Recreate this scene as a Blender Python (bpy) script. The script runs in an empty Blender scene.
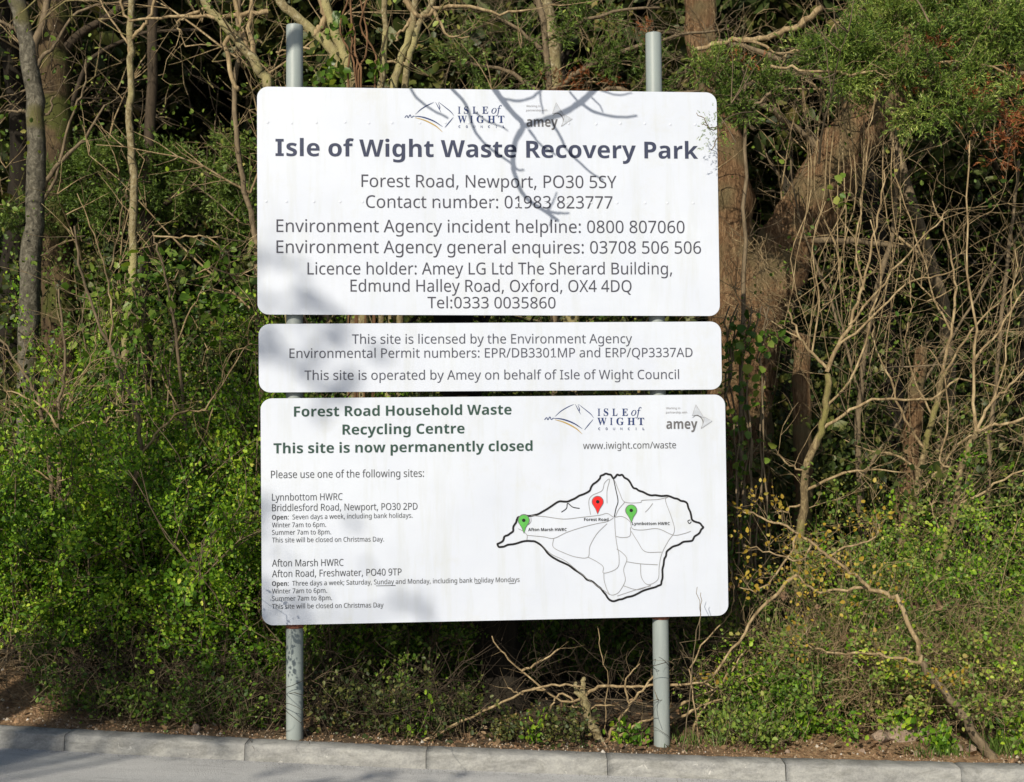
SKY, SUNP = 0.078, 4.6
GLYPHS = [
[0,32,175,[]],
[0,65,429,[[0,0,187,482,242,482,428,0,366,0,308,148,118,148,61,0],[138,202,290,202,236,347,235,352,233,358,230,367,227,376,224,386,221,396,218,405,216,413,214,419,210,405,207,392,203,378,199,366,196,356,193,347]]],
[0,66,437,[[65,0,65,480,202,480,257,477,303,468,338,453,364,431,379,400,384,361,382,334,374,311,361,290,343,274,320,262,293,255,293,251,312,247,331,241,348,234,363,224,376,212,386,197,394,180,399,160,400,136,395,96,380,63,356,36,322,16,282,4,234,0],[126,275,214,275,251,278,279,284,299,295,312,310,319,330,322,354,319,378,309,397,294,411,272,420,242,426,205,428,126,428],[126,51,222,51,261,54,290,62,311,76,325,94,333,116,336,141,333,165,324,185,310,202,288,215,257,222,218,225,126,225]]],
[0,67,424,[[261,-7,215,-3,174,7,139,24,109,46,85,75,65,109,52,149,44,192,41,240,44,287,53,330,67,368,88,403,114,431,146,455,183,472,225,483,271,486,320,483,364,474,404,458,379,407,364,413,348,420,330,425,311,430,292,432,271,433,223,427,182,410,149,381,124,343,110,296,105,240,109,184,123,137,146,98,178,69,219,52,270,46,291,47,311,49,330,52,348,56,367,60,385,65,385,13,367,7,348,2,329,-2,309,-5,286,-6]]],
[0,68,490,[[65,0,65,480,213,480,259,477,301,468,338,453,371,432,398,406,420,374,436,336,446,293,449,244,442,170,420,109,383,61,333,27,272,7,199,0],[126,52,191,52,299,73,364,136,385,242,380,301,364,348,338,383,302,408,258,423,204,428,126,428]]],
[0,69,373,[[65,0,65,480,333,480,333,426,126,426,126,277,321,277,321,224,126,224,126,53,333,53,333,0]]],
[0,70,349,[[65,0,65,480,333,480,333,426,126,426,126,257,320,257,320,203,126,203,126,0]]],
[0,71,489,[[271,-7,224,-3,182,7,145,23,114,46,88,74,67,108,53,148,44,191,41,240,44,288,54,331,71,370,93,404,121,433,155,456,195,473,240,483,289,486,316,485,341,483,366,479,389,473,411,466,433,458,410,406,392,413,373,419,352,425,331,430,309,432,286,433,233,427,188,410,152,381,125,343,109,296,104,240,106,203,112,169,123,139,137,112,157,89,181,70,210,57,245,48,285,46,305,46,323,47,338,49,353,51,366,54,379,57,379,199,273,199,273,253,439,253,439,18,413,10,387,4,361,-1,333,-4,303,-6]]],
[0,72,498,[[65,0,65,480,126,480,126,277,371,277,371,480,432,480,432,0,371,0,371,224,126,224,126,0]]],
[0,73,228,[[27,0,27,35,83,48,83,431,27,445,27,480,200,480,200,445,144,431,144,48,200,35,200,0]]],
[0,74,183,[[-3,-128,-13,-127,-22,-127,-31,-125,-39,-123,-46,-121,-52,-119,-52,-68,-45,-70,-37,-71,-30,-73,-21,-74,-13,-74,-4,-75,7,-74,18,-72,28,-68,37,-62,45,-54,52,-44,58,-32,61,-16,62,3,62,480,122,480,122,7,118,-35,107,-69,88,-95,63,-113,32,-124]]],
[0,75,416,[[65,0,65,480,126,480,126,243,139,258,153,274,167,289,181,304,194,319,208,334,338,480,408,480,218,271,416,0,345,0,175,229,126,186,126,0]]],
[0,76,352,[[65,0,65,480,126,480,126,54,335,54,335,0]]],
[0,77,609,[[65,0,65,480,154,480,302,87,305,87,455,480,544,480,544,0,484,0,484,295,484,318,485,341,486,364,487,385,488,404,489,420,486,420,326,0,277,0,119,420,116,420,117,405,119,386,120,364,120,340,121,316,121,291,121,0]]],
[0,78,510,[[65,0,65,480,135,480,391,83,394,83,393,91,393,102,392,115,391,130,391,145,390,162,389,178,389,194,389,209,389,480,445,480,445,0,375,0,118,398,116,398,117,381,118,362,119,340,120,316,121,292,121,268,121,0]]],
[0,79,525,[[263,-7,216,-3,174,7,139,24,109,48,84,76,65,111,52,150,44,193,41,241,44,288,52,331,65,370,84,404,109,433,139,456,174,473,216,483,263,487,309,484,349,473,384,456,414,433,439,405,458,370,472,331,481,288,484,240,481,193,472,150,458,110,439,76,414,47,384,24,349,7,308,-3],[263,46,312,51,352,69,382,98,403,137,416,184,420,240,416,297,403,344,382,382,352,411,313,428,263,434,214,428,174,411,143,382,122,344,109,297,105,240,109,184,122,137,143,98,173,69,213,51]]],
[0,80,406,[[65,0,65,480,192,480,249,475,295,463,329,443,353,415,367,380,372,338,370,313,364,288,354,264,340,243,320,224,294,208,263,196,225,189,181,187,126,187,126,0],[126,238,174,238,216,241,250,248,276,261,295,279,306,304,310,336,306,364,296,387,280,405,257,418,225,425,187,428,126,428]]],
[0,81,525,[[372,-114,279,-6,275,-6,272,-7,270,-7,268,-7,265,-7,263,-7,216,-3,174,7,139,24,109,48,84,76,65,111,52,150,44,193,41,241,44,288,52,331,65,370,84,404,109,433,139,456,174,473,216,483,263,487,309,484,349,473,384,456,414,433,439,405,458,370,472,331,481,288,484,240,480,185,468,135,448,91,421,54,386,25,344,5,459,-114],[263,46,312,51,352,69,382,98,403,137,416,184,420,240,416,297,403,344,382,382,352,411,313,428,263,434,214,428,174,411,143,382,122,344,109,297,105,240,109,184,122,137,143,98,173,69,213,51]]],
[0,82,418,[[65,0,65,480,197,480,252,476,296,464,329,446,353,419,367,385,372,343,370,319,366,298,358,279,348,264,336,250,322,239,307,229,292,221,276,215,408,0,337,0,221,198,126,198,126,0],[126,249,197,249,233,252,261,259,283,272,298,290,307,313,310,340,306,369,297,391,281,407,259,418,230,425,194,427,126,427]]],
[0,83,369,[[166,-7,140,-6,115,-4,91,-1,70,4,51,9,34,16,34,74,52,67,72,60,94,54,119,50,143,47,169,46,201,48,228,55,249,66,265,82,274,101,277,123,276,138,272,151,267,163,258,173,247,183,232,192,214,202,191,212,164,222,126,238,96,256,72,276,54,300,44,329,40,364,42,388,49,410,60,429,74,446,92,460,114,471,138,480,165,485,193,486,219,485,243,483,266,479,287,473,307,467,326,459,307,408,290,414,272,420,253,426,233,430,213,432,192,433,165,431,142,425,124,414,112,400,104,383,101,363,103,348,106,335,111,323,120,313,131,303,144,294,161,285,182,276,206,267,233,256,257,245,278,233,296,221,310,207,322,191,330,173,335,152,337,128,332,89,317,56,291,29,256,9,215,-3]]],
[0,84,373,[[156,0,156,426,7,426,7,480,366,480,366,426,217,426,217,0]]],
[0,85,491,[[243,-7,188,-1,143,15,107,42,81,78,66,121,60,171,60,480,121,480,121,169,124,133,135,102,152,78,176,60,208,49,246,46,286,50,317,61,341,80,357,106,367,135,370,169,370,480,430,480,430,169,428,137,421,107,410,80,394,55,373,34,348,16,318,4,283,-4]]],
[0,86,403,[[171,0,0,480,63,480,171,172,178,153,184,134,189,117,194,100,198,83,201,67,205,83,209,100,214,117,219,135,225,154,232,173,339,480,403,480,232,0]]],
[0,87,625,[[135,0,8,480,71,480,146,187,151,166,155,146,160,127,163,108,166,90,169,73,171,91,175,110,179,130,183,150,188,170,194,190,279,480,341,480,429,188,435,167,440,147,445,127,449,107,453,89,455,73,458,90,461,108,465,127,469,146,474,167,479,187,553,480,616,480,488,0,427,0,334,314,330,327,327,340,323,353,320,366,317,377,314,388,312,397,311,404,310,409,309,401,306,389,303,372,298,352,293,333,287,312,196,0]]],
[0,88,394,[[3,0,162,250,13,480,80,480,197,291,316,480,379,480,231,251,391,0,322,0,195,208,66,0]]],
[0,89,380,[[160,0,160,183,0,480,66,480,190,244,315,480,380,480,220,186,220,0]]],
[0,90,384,[[26,0,26,46,278,426,34,426,34,480,351,480,351,434,99,54,358,54,358,0]]],
[0,97,377,[[144,-7,114,-4,86,5,63,19,45,40,34,67,31,100,36,133,50,161,73,183,106,200,150,210,203,215,265,217,265,238,262,265,256,286,245,301,230,311,212,316,190,318,172,317,154,315,136,310,120,304,104,298,89,291,71,335,87,343,106,350,126,357,148,362,170,365,193,366,233,363,266,353,291,337,308,314,319,283,322,245,322,0,279,0,268,51,265,51,249,33,233,19,216,7,196,0,173,-5],[158,41,187,44,212,52,234,66,251,86,261,112,264,144,264,176,211,174,171,170,140,163,118,152,103,138,95,121,92,99,94,81,100,66,110,55,124,47,140,43]]],
[0,98,413,[[228,-7,201,-5,178,0,158,9,142,20,128,32,116,46,111,46,99,0,57,0,57,510,116,510,116,386,116,371,116,357,115,344,114,331,114,321,113,312,116,312,128,327,142,339,158,351,178,359,201,364,228,366,269,361,305,345,335,319,358,283,372,237,376,180,372,123,358,77,335,40,305,14,269,-1],[219,42,248,46,273,58,291,78,304,105,312,139,315,181,304,256,272,302,218,317,183,313,157,302,138,284,126,258,119,224,116,182,116,179,119,138,126,105,138,78,157,58,184,46]]],
[0,99,322,[[201,-7,171,-5,143,2,117,13,93,28,74,48,58,73,46,103,39,138,37,178,39,220,47,256,59,286,76,311,96,332,119,347,146,358,174,365,206,367,224,366,241,364,259,361,275,357,288,352,300,347,282,298,271,302,258,306,244,310,230,313,217,314,204,315,145,300,110,254,98,179,101,139,110,105,124,79,144,60,170,48,201,44,220,45,237,47,253,50,267,55,281,60,294,65,294,13,282,7,268,2,254,-2,239,-4,221,-6]]],
[0,100,413,[[185,-7,143,-2,107,14,77,40,55,76,41,123,37,179,41,236,55,283,78,319,108,346,144,361,185,367,211,365,234,360,254,351,270,340,285,328,297,314,301,314,300,320,300,329,299,339,298,350,297,359,297,367,297,510,356,510,356,0,308,0,300,48,297,48,285,34,271,21,254,9,234,0,211,-5],[194,42,228,46,255,56,274,74,287,98,295,129,298,168,298,179,295,220,288,254,275,282,256,302,229,314,193,318,164,313,140,301,122,280,109,252,101,218,98,178,101,138,109,105,122,78,141,58,165,46]]],
[0,101,379,[[210,-7,177,-4,147,3,120,14,96,30,75,51,59,76,47,106,39,140,37,177,39,215,46,249,57,279,72,305,90,326,112,344,138,357,166,364,196,367,226,364,252,358,276,347,296,331,313,312,327,290,337,264,343,235,345,204,345,169,98,169,102,131,113,100,129,76,152,58,180,47,213,44,235,44,255,46,274,50,292,55,310,61,328,69,328,17,310,9,292,4,274,-1,255,-4,234,-6],[99,216,283,216,280,244,273,269,262,290,245,306,223,315,195,318,169,315,147,306,129,291,114,271,105,245]]],
[0,102,231,[[73,0,73,314,10,314,10,342,73,362,73,383,77,425,87,458,104,483,127,500,156,510,190,514,204,513,217,512,229,510,241,507,251,505,260,502,244,455,237,458,229,460,220,462,210,464,201,465,191,465,173,463,158,457,147,446,139,430,134,409,132,383,132,360,223,360,223,314,132,314,132,0]]],
[0,103,413,[[195,-161,145,-159,102,-151,65,-138,65,-84,103,-100,148,-109,198,-112,227,-109,251,-100,271,-85,286,-65,295,-40,298,-11,298,3,298,10,298,17,298,27,299,36,299,43,300,48,297,48,268,17,231,-1,185,-7,142,-1,106,15,76,42,54,79,41,125,37,179,41,233,54,278,76,316,106,344,142,361,185,367,208,365,229,361,249,353,267,343,283,329,298,312,301,312,309,360,356,360,356,-6,352,-53,338,-92,317,-122,286,-144,245,-157],[194,42,227,45,253,55,273,71,287,94,295,126,298,165,298,179,295,224,287,259,273,285,252,303,226,313,193,317,165,313,142,301,123,281,109,254,101,220,98,179,101,138,109,104,123,77,141,57,165,46]]],
[0,104,415,[[57,0,57,510,116,510,116,361,116,343,115,326,113,310,117,310,130,327,146,341,164,352,185,360,206,364,229,366,269,363,302,352,328,335,346,310,357,276,361,234,361,0,302,0,302,230,293,278,266,307,222,317,186,313,158,302,139,283,126,257,119,225,116,186,116,0]]],
[0,105,173,[[87,420,78,421,70,424,62,429,57,436,54,446,52,457,54,469,57,479,62,486,70,491,78,494,87,495,96,494,104,491,111,486,117,479,120,469,122,457,120,446,117,436,111,429,104,424,96,421],[57,0,57,360,116,360,116,0]]],
[0,106,173,[[87,420,78,421,70,424,62,429,57,436,54,446,52,457,54,469,57,479,62,486,70,491,78,494,87,495,96,494,104,491,111,486,117,479,120,469,122,457,120,446,117,436,111,429,104,424,96,421],[15,-161,4,-161,-6,-160,-15,-159,-23,-157,-30,-155,-37,-153,-37,-105,-30,-107,-23,-109,-16,-110,-9,-111,-1,-112,7,-112,21,-111,33,-107,43,-100,51,-90,56,-75,57,-56,57,360,116,360,116,-54,113,-85,105,-111,92,-133,73,-148,47,-158]]],
[0,107,359,[[57,0,57,510,116,510,116,244,115,236,115,226,115,216,114,204,114,194,113,185,116,185,119,189,123,195,128,201,133,208,138,214,144,221,149,228,154,234,158,238,273,360,343,360,197,206,353,0,281,0,156,168,116,132,116,0]]],
[0,108,173,[[57,0,57,510,116,510,116,0]]],
[0,109,628,[[57,0,57,360,105,360,113,311,117,311,129,328,144,342,162,353,182,361,202,365,223,367,273,360,310,340,333,306,336,306,350,325,366,340,386,352,407,360,429,365,452,367,489,363,520,353,543,335,560,310,570,277,574,234,574,0,515,0,515,232,507,279,483,308,442,317,410,314,385,304,367,287,355,264,347,234,345,199,345,0,286,0,286,232,278,279,253,308,212,317,180,313,155,302,137,283,125,258,118,226,116,187,116,0]]],
[0,110,415,[[57,0,57,360,105,360,113,311,117,311,130,328,146,342,165,353,186,361,208,365,230,367,270,363,302,353,328,335,346,310,357,277,361,234,361,0,302,0,302,230,293,278,266,307,222,317,186,313,158,302,139,283,126,258,119,226,116,187,116,0]]],
[0,111,406,[[202,-7,172,-4,143,3,117,15,94,32,75,53,58,79,46,109,39,143,37,181,42,236,57,282,82,318,116,345,156,361,204,367,236,364,264,357,290,345,314,328,333,307,349,282,361,252,368,218,370,181,365,126,350,79,325,42,291,15,250,-1],[203,42,237,46,263,59,283,80,298,107,306,141,309,181,306,220,298,253,283,281,263,301,236,313,203,317,169,313,143,301,123,281,109,253,101,220,98,181,101,141,109,107,123,80,143,59,170,46]]],
[0,112,413,[[57,-161,57,360,105,360,113,311,116,311,128,326,142,339,158,351,178,360,201,365,228,367,270,362,305,346,335,320,358,284,372,238,376,181,372,124,358,78,335,41,305,14,269,-1,228,-7,202,-5,179,0,159,9,142,20,128,32,116,46,112,46,113,37,114,28,115,17,116,6,116,-4,116,-13,116,-161],[219,42,240,44,258,50,273,60,286,74,296,90,305,110,310,132,314,155,315,181,312,220,304,253,291,280,272,301,248,313,218,317,185,314,159,303,140,286,127,262,119,231,116,192,116,181,119,140,126,106,138,78,157,58,184,46]]],
[0,113,413,[[297,-161,297,-7,297,1,297,11,298,21,298,31,299,40,300,48,296,48,285,34,270,21,254,9,234,0,210,-5,183,-7,143,-2,107,14,78,40,55,76,41,123,37,179,42,236,55,283,78,319,108,346,144,361,185,367,212,365,235,360,255,351,271,339,286,326,298,311,300,311,309,360,356,360,356,-161],[195,42,228,46,255,56,274,73,287,97,295,128,298,167,298,179,295,221,287,255,275,282,256,302,228,314,193,318,164,313,140,301,122,280,108,252,101,218,98,178,101,139,109,105,122,78,141,58,165,46]]],
[0,114,277,[[57,0,57,360,105,360,112,294,115,294,128,313,143,330,160,345,179,357,201,364,225,367,232,367,239,366,247,366,254,365,261,364,267,363,260,308,254,310,248,311,241,312,234,312,227,313,221,313,203,311,186,306,169,298,154,286,141,272,131,256,123,236,118,215,116,192,116,0]]],
[0,115,322,[[148,-7,124,-6,102,-4,83,-1,66,4,50,9,35,16,35,70,50,63,68,56,87,50,107,45,128,42,149,41,176,43,198,47,214,55,225,66,232,79,234,94,234,103,231,111,227,118,221,125,212,133,200,140,186,147,168,155,146,164,124,173,104,182,86,191,71,200,58,211,48,223,40,237,36,253,34,271,38,299,51,323,72,342,99,356,132,364,169,367,191,366,211,364,231,360,249,355,267,350,284,343,264,296,248,301,233,307,216,312,200,315,183,318,165,318,143,317,124,313,110,307,99,298,93,287,91,275,92,265,95,257,99,249,107,243,116,236,129,229,144,222,162,215,183,206,205,198,225,189,242,180,257,170,269,159,279,147,286,133,290,118,291,99,287,67,274,41,253,20,224,5,189,-4]]],
[0,116,242,[[167,-7,149,-6,132,-2,115,3,100,11,87,22,77,37,68,55,63,78,62,105,62,314,11,314,11,343,62,366,86,443,121,443,121,360,225,360,225,314,121,314,121,106,123,86,128,70,137,57,148,49,162,43,177,42,186,42,196,43,205,44,214,46,221,47,228,49,228,4,221,1,212,-1,201,-4,189,-5,178,-6]]],
[0,117,415,[[184,-7,144,-3,111,7,86,25,68,49,57,83,53,124,53,360,113,360,113,128,122,81,148,52,193,42,229,46,256,57,276,76,289,102,296,134,299,173,299,360,358,360,358,0,310,0,301,48,298,48,285,31,269,17,250,6,229,-1,207,-5]]],
[0,118,341,[[136,0,0,360,63,360,140,148,143,138,147,127,151,115,155,103,159,91,162,80,165,70,167,61,169,52,171,52,173,61,176,70,179,81,182,92,186,104,190,116,194,127,198,138,201,148,278,360,341,360,204,0]]],
[0,119,528,[[106,1,7,361,69,361,118,169,123,149,128,130,132,110,136,92,139,75,142,61,144,61,146,69,148,79,151,89,153,101,156,112,159,125,162,136,165,148,169,158,232,361,297,361,359,158,364,142,368,126,373,108,377,91,381,76,383,62,385,62,387,74,390,90,395,108,399,128,404,148,410,169,460,361,520,361,420,1,351,1,289,203,284,222,279,240,274,258,270,274,267,288,265,299,262,299,260,288,257,274,253,258,249,240,244,221,238,203,173,1]]],
[0,120,355,[[12,0,142,184,18,360,85,360,178,224,270,360,336,360,212,184,343,0,276,0,178,144,79,0]]],
[0,121,343,[[56,-161,46,-161,37,-160,28,-160,21,-158,14,-157,7,-156,7,-109,13,-110,19,-111,25,-111,32,-112,40,-113,47,-113,66,-111,83,-105,97,-95,108,-82,118,-67,127,-49,146,-1,1,360,64,360,142,155,148,137,154,120,160,104,165,88,169,72,172,57,175,57,178,69,182,84,187,101,193,119,199,137,206,156,279,360,343,360,187,-50,174,-81,157,-108,139,-131,116,-148,89,-158]]],
[0,122,316,[[26,0,26,39,220,314,38,314,38,360,285,360,285,316,94,46,289,46,289,0]]],
[0,48,384,[[191,-7,142,1,102,22,72,59,50,108,37,169,33,240,35,290,40,334,49,373,61,407,78,435,99,458,125,474,156,484,191,487,241,480,281,458,312,422,334,373,347,313,351,240,349,191,344,147,335,108,322,74,305,45,284,23,258,6,227,-3],[191,44,224,49,249,65,268,92,281,130,289,180,291,240,289,300,281,349,268,388,249,415,224,431,191,437,159,431,133,415,115,388,102,349,95,300,92,240,95,180,102,131,115,93,133,65,159,49]]],
[0,49,384,[[181,0,181,335,181,353,181,369,181,381,182,393,183,405,183,418,176,411,170,405,164,400,158,394,150,388,142,381,91,339,60,379,189,480,238,480,238,0]]],
[0,50,384,[[32,0,32,49,158,176,181,199,201,221,219,240,234,259,247,278,257,296,264,315,268,334,269,355,267,380,259,400,246,415,229,427,208,434,185,436,162,435,142,430,123,424,105,415,87,403,69,390,38,430,57,445,79,458,102,470,128,479,155,484,185,486,226,482,262,471,291,452,312,427,325,396,330,359,328,334,323,311,314,288,303,267,288,245,271,224,252,202,230,179,207,155,107,56,107,54,349,54,349,0]]],
[0,51,384,[[162,-7,137,-6,114,-4,92,-1,71,4,50,11,30,19,30,75,51,65,73,58,95,51,118,47,141,44,163,43,202,46,233,54,256,68,271,87,281,110,284,138,280,165,268,186,249,202,222,213,189,220,150,222,103,222,103,273,150,273,187,275,217,284,240,298,257,316,267,338,271,363,268,385,260,403,247,417,230,428,208,434,183,437,159,435,136,431,117,425,99,417,80,407,62,396,33,437,51,449,72,461,96,471,123,480,152,485,183,486,229,483,266,471,294,453,315,428,327,400,331,367,328,337,319,312,304,290,284,274,260,261,232,253,232,250,267,243,296,231,318,214,333,192,343,166,346,136,344,110,337,85,326,62,311,42,291,25,266,11,237,1,202,-5]]],
[0,52,384,[[244,0,244,109,14,109,14,159,240,482,301,482,301,162,371,162,371,109,301,109,301,0],[72,162,244,162,244,313,244,335,244,355,245,372,246,388,246,404,247,419,244,419,241,410,236,401,231,392,226,382,221,374,216,367]]],
[0,53,384,[[167,-7,142,-6,119,-4,97,0,76,5,58,12,42,19,42,75,60,66,79,58,101,52,124,47,146,45,167,44,200,46,229,55,253,69,271,89,282,115,285,147,282,176,273,200,257,219,234,233,203,242,165,244,152,244,138,243,122,241,107,239,94,237,83,234,54,253,72,480,312,480,312,426,122,426,111,287,119,288,130,290,142,291,155,293,169,294,185,294,231,290,270,278,302,257,326,229,341,195,346,153,341,107,325,68,299,36,263,12,219,-2]]],
[0,54,384,[[200,-7,171,-4,143,3,118,16,95,34,75,57,59,86,47,120,39,160,37,205,38,239,41,273,46,307,54,339,65,369,79,397,97,423,119,444,146,462,177,475,214,484,257,486,266,486,277,486,288,485,298,484,308,482,316,480,316,430,307,432,298,434,288,436,278,437,268,438,258,438,229,436,203,431,181,422,162,411,145,397,132,380,121,361,113,341,106,318,101,295,98,270,96,244,100,244,112,259,126,272,143,284,163,293,187,298,214,300,253,296,286,283,314,262,336,233,348,197,353,154,348,108,334,69,311,36,281,12,244,-2],[199,43,226,46,249,55,268,70,283,92,291,120,294,154,292,183,284,207,271,227,253,242,230,251,201,254,181,252,163,248,146,241,132,231,120,220,110,208,103,194,98,180,97,166,98,147,102,128,108,108,117,91,128,75,142,61,159,51,178,45]]],
[0,55,384,[[91,0,288,426,30,426,30,480,351,480,351,434,156,0]]],
[0,56,384,[[193,-7,146,-3,106,8,75,27,51,53,38,85,33,122,34,143,39,162,47,179,57,195,69,209,83,221,99,232,115,242,132,251,110,265,90,281,73,299,59,320,51,344,48,372,50,395,57,416,67,434,81,450,98,463,118,473,141,480,165,485,191,486,231,483,265,473,295,457,317,434,331,406,335,371,334,353,330,336,323,321,313,307,302,295,289,283,275,273,260,263,244,254,263,244,281,233,298,222,313,209,325,196,336,181,344,164,349,145,351,124,346,87,332,55,308,29,276,9,238,-3],[194,277,216,287,236,299,253,312,266,328,274,347,277,369,274,390,266,407,253,421,236,431,215,437,191,439,168,437,147,431,130,421,117,407,109,390,106,369,107,354,111,340,118,328,127,317,137,308,150,299,164,291,178,284],[192,40,222,43,247,51,267,63,281,80,290,100,293,124,290,146,281,165,265,182,245,196,221,210,192,222,181,226,154,213,132,199,114,183,101,165,93,145,91,122,93,100,102,80,116,63,135,51,161,43]]],
[0,57,384,[[129,-7,120,-7,109,-6,98,-5,87,-4,77,-2,69,0,69,50,87,46,106,43,128,42,157,43,183,49,205,57,224,69,240,83,254,99,265,118,274,138,280,161,285,185,288,209,289,235,285,235,274,221,260,207,243,196,222,187,199,181,171,179,133,184,99,196,72,217,50,246,38,282,34,324,36,356,42,385,53,411,67,433,85,452,106,467,130,478,157,484,187,486,216,484,244,476,269,463,292,445,312,422,328,393,340,359,347,320,349,275,348,240,345,206,340,173,332,141,322,110,307,82,289,57,267,35,240,17,208,4,171,-4],[184,226,205,227,223,231,240,239,254,248,266,259,276,272,284,286,288,299,289,314,288,333,284,352,278,371,269,388,258,404,244,418,227,428,208,434,187,437,161,433,138,424,119,409,104,387,95,359,92,325,95,296,102,272,115,252,132,237,155,229]]],
[0,46,180,[[89,-9,79,-8,69,-5,60,1,54,10,50,22,48,36,50,51,54,63,60,71,69,77,79,80,89,81,100,80,110,77,119,71,126,63,130,51,132,36,130,22,126,10,119,1,110,-5,100,-8]]],
[0,44,180,[[28,-87,34,-60,40,-32,47,-3,53,27,57,53,61,78,124,78,129,71,122,46,114,20,104,-8,93,-35,82,-62,71,-87]]],
[0,58,180,[[89,278,79,279,69,283,60,289,54,297,50,309,48,324,50,339,54,351,60,359,69,365,79,368,89,369,100,368,110,365,119,359,126,351,130,339,132,324,130,309,126,297,119,289,110,283,100,279],[89,-9,79,-8,69,-5,60,1,54,10,50,22,48,36,50,51,54,63,60,71,69,77,79,80,89,81,100,80,110,77,119,71,126,63,130,51,132,36,130,22,126,10,119,1,110,-5,100,-8]]],
[0,59,180,[[88,278,77,279,68,283,59,289,52,297,48,309,47,324,48,339,52,351,59,359,68,365,77,368,88,369,99,368,109,365,118,359,125,351,129,339,130,324,129,309,125,297,118,289,109,283,99,279],[21,-87,25,-69,30,-51,34,-32,38,-12,42,7,46,26,50,44,53,62,55,78,118,78,123,71,116,46,108,20,98,-8,87,-36,76,-62,65,-87]]],
[0,47,250,[[7,0,185,480,243,480,64,0]]],
[1,70,369,[[60,0,60,480,335,480,335,396,161,396,161,273,323,273,323,189,161,189,161,0]]],
[1,82,443,[[60,0,60,480,200,480,260,476,308,464,345,444,371,416,386,380,392,336,390,315,386,296,379,278,370,263,359,249,346,237,332,226,318,217,302,209,443,0,330,0,216,184,162,184,162,0],[162,267,195,267,225,268,249,274,267,283,279,296,286,313,289,333,286,354,278,370,266,382,247,390,223,395,193,396,162,396]]],
[1,72,514,[[60,0,60,480,162,480,162,291,352,291,352,480,453,480,453,0,352,0,352,207,162,207,162,0]]],
[1,87,649,[[122,0,0,480,100,480,161,218,164,206,167,193,170,179,173,163,176,147,179,132,181,117,183,104,185,92,186,104,188,117,191,132,193,147,196,162,199,177,202,190,205,202,207,211,277,480,373,480,443,211,445,202,448,191,450,177,453,162,456,147,459,132,461,117,463,104,465,92,466,104,468,117,471,132,474,147,477,163,480,179,483,193,486,206,488,218,549,480,649,480,527,0,412,0,347,252,345,258,343,265,342,274,339,284,337,295,335,306,332,318,330,329,328,339,327,349,325,357,324,364,324,357,322,349,321,339,319,329,317,318,314,307,312,295,310,285,308,274,305,265,304,257,302,251,238,0]]],
[1,67,428,[[255,-7,208,-3,168,7,133,24,103,47,80,76,62,110,49,149,41,192,39,239,42,286,51,328,65,367,85,402,111,431,141,455,177,472,218,483,264,486,288,485,312,482,335,477,359,470,382,462,404,453,371,370,353,378,335,386,317,392,299,397,282,401,264,402,228,397,198,382,175,358,157,325,147,285,144,238,147,191,156,152,172,120,195,97,226,83,264,78,284,79,303,81,323,85,343,90,364,96,386,103,386,18,365,10,344,4,324,-1,302,-4,279,-6]]],
[1,84,389,[[144,0,144,395,13,395,13,480,375,480,375,395,245,395,245,0]]],
[1,73,261,[[21,0,21,58,80,85,80,395,21,422,21,480,240,480,240,422,181,395,181,85,240,58,240,0]]],
[1,80,422,[[60,0,60,480,214,480,270,475,315,462,349,440,373,410,387,373,392,330,390,303,384,276,374,252,360,229,340,209,316,193,286,180,249,173,206,171,162,171,162,0],[162,254,195,254,222,256,245,261,264,271,278,285,286,303,289,326,280,365,253,388,208,396,162,396]]],
[1,79,535,[[267,-7,218,-3,176,7,139,24,108,48,83,76,63,111,50,150,42,193,39,241,42,289,50,332,63,371,83,405,108,433,139,456,176,473,219,484,268,487,317,484,360,473,396,456,427,433,452,405,471,370,485,331,493,288,496,240,493,193,485,150,471,110,452,76,427,47,396,24,360,7,317,-3],[267,79,307,83,338,98,361,122,376,154,386,194,389,240,386,287,376,327,361,359,338,383,307,398,268,402,229,398,198,383,175,359,159,327,149,287,146,240,149,194,159,154,175,122,198,98,229,83]]],
[1,76,379,[[60,0,60,480,162,480,162,84,357,84,357,0]]],
[1,66,451,[[60,0,60,480,210,480,268,477,317,468,355,453,382,430,398,399,404,358,401,332,395,309,384,289,370,272,352,261,330,255,330,251,345,247,360,242,373,234,385,225,396,213,404,199,411,183,414,162,416,139,410,99,395,65,369,37,333,16,291,4,240,0],[162,289,221,289,247,291,268,296,282,304,292,314,298,328,300,345,297,361,291,374,279,384,263,391,242,395,216,396,162,396],[162,84,228,84,256,86,277,92,292,102,302,115,308,131,310,149,308,166,302,180,292,192,276,202,254,207,225,209,162,209]]],
[1,77,633,[[60,0,60,480,199,480,312,113,314,113,435,480,573,480,573,0,478,0,478,227,478,243,479,260,479,279,480,299,481,317,481,335,482,352,482,365,483,375,480,375,357,0,263,0,148,376,145,376,146,366,147,352,148,336,149,317,149,298,150,278,151,259,151,240,151,223,151,0]]],
[1,89,419,[[159,0,159,183,0,480,110,480,210,282,310,480,419,480,260,187,260,0]]],
[1,65,463,[[0,0,169,482,293,482,463,0,354,0,319,114,144,114,109,0],[170,199,295,199,259,311,257,319,254,329,251,340,247,352,244,363,240,375,237,387,234,398,232,407,229,397,226,386,223,374,219,361,215,348,212,336,209,325,206,317,204,311]]],
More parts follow.
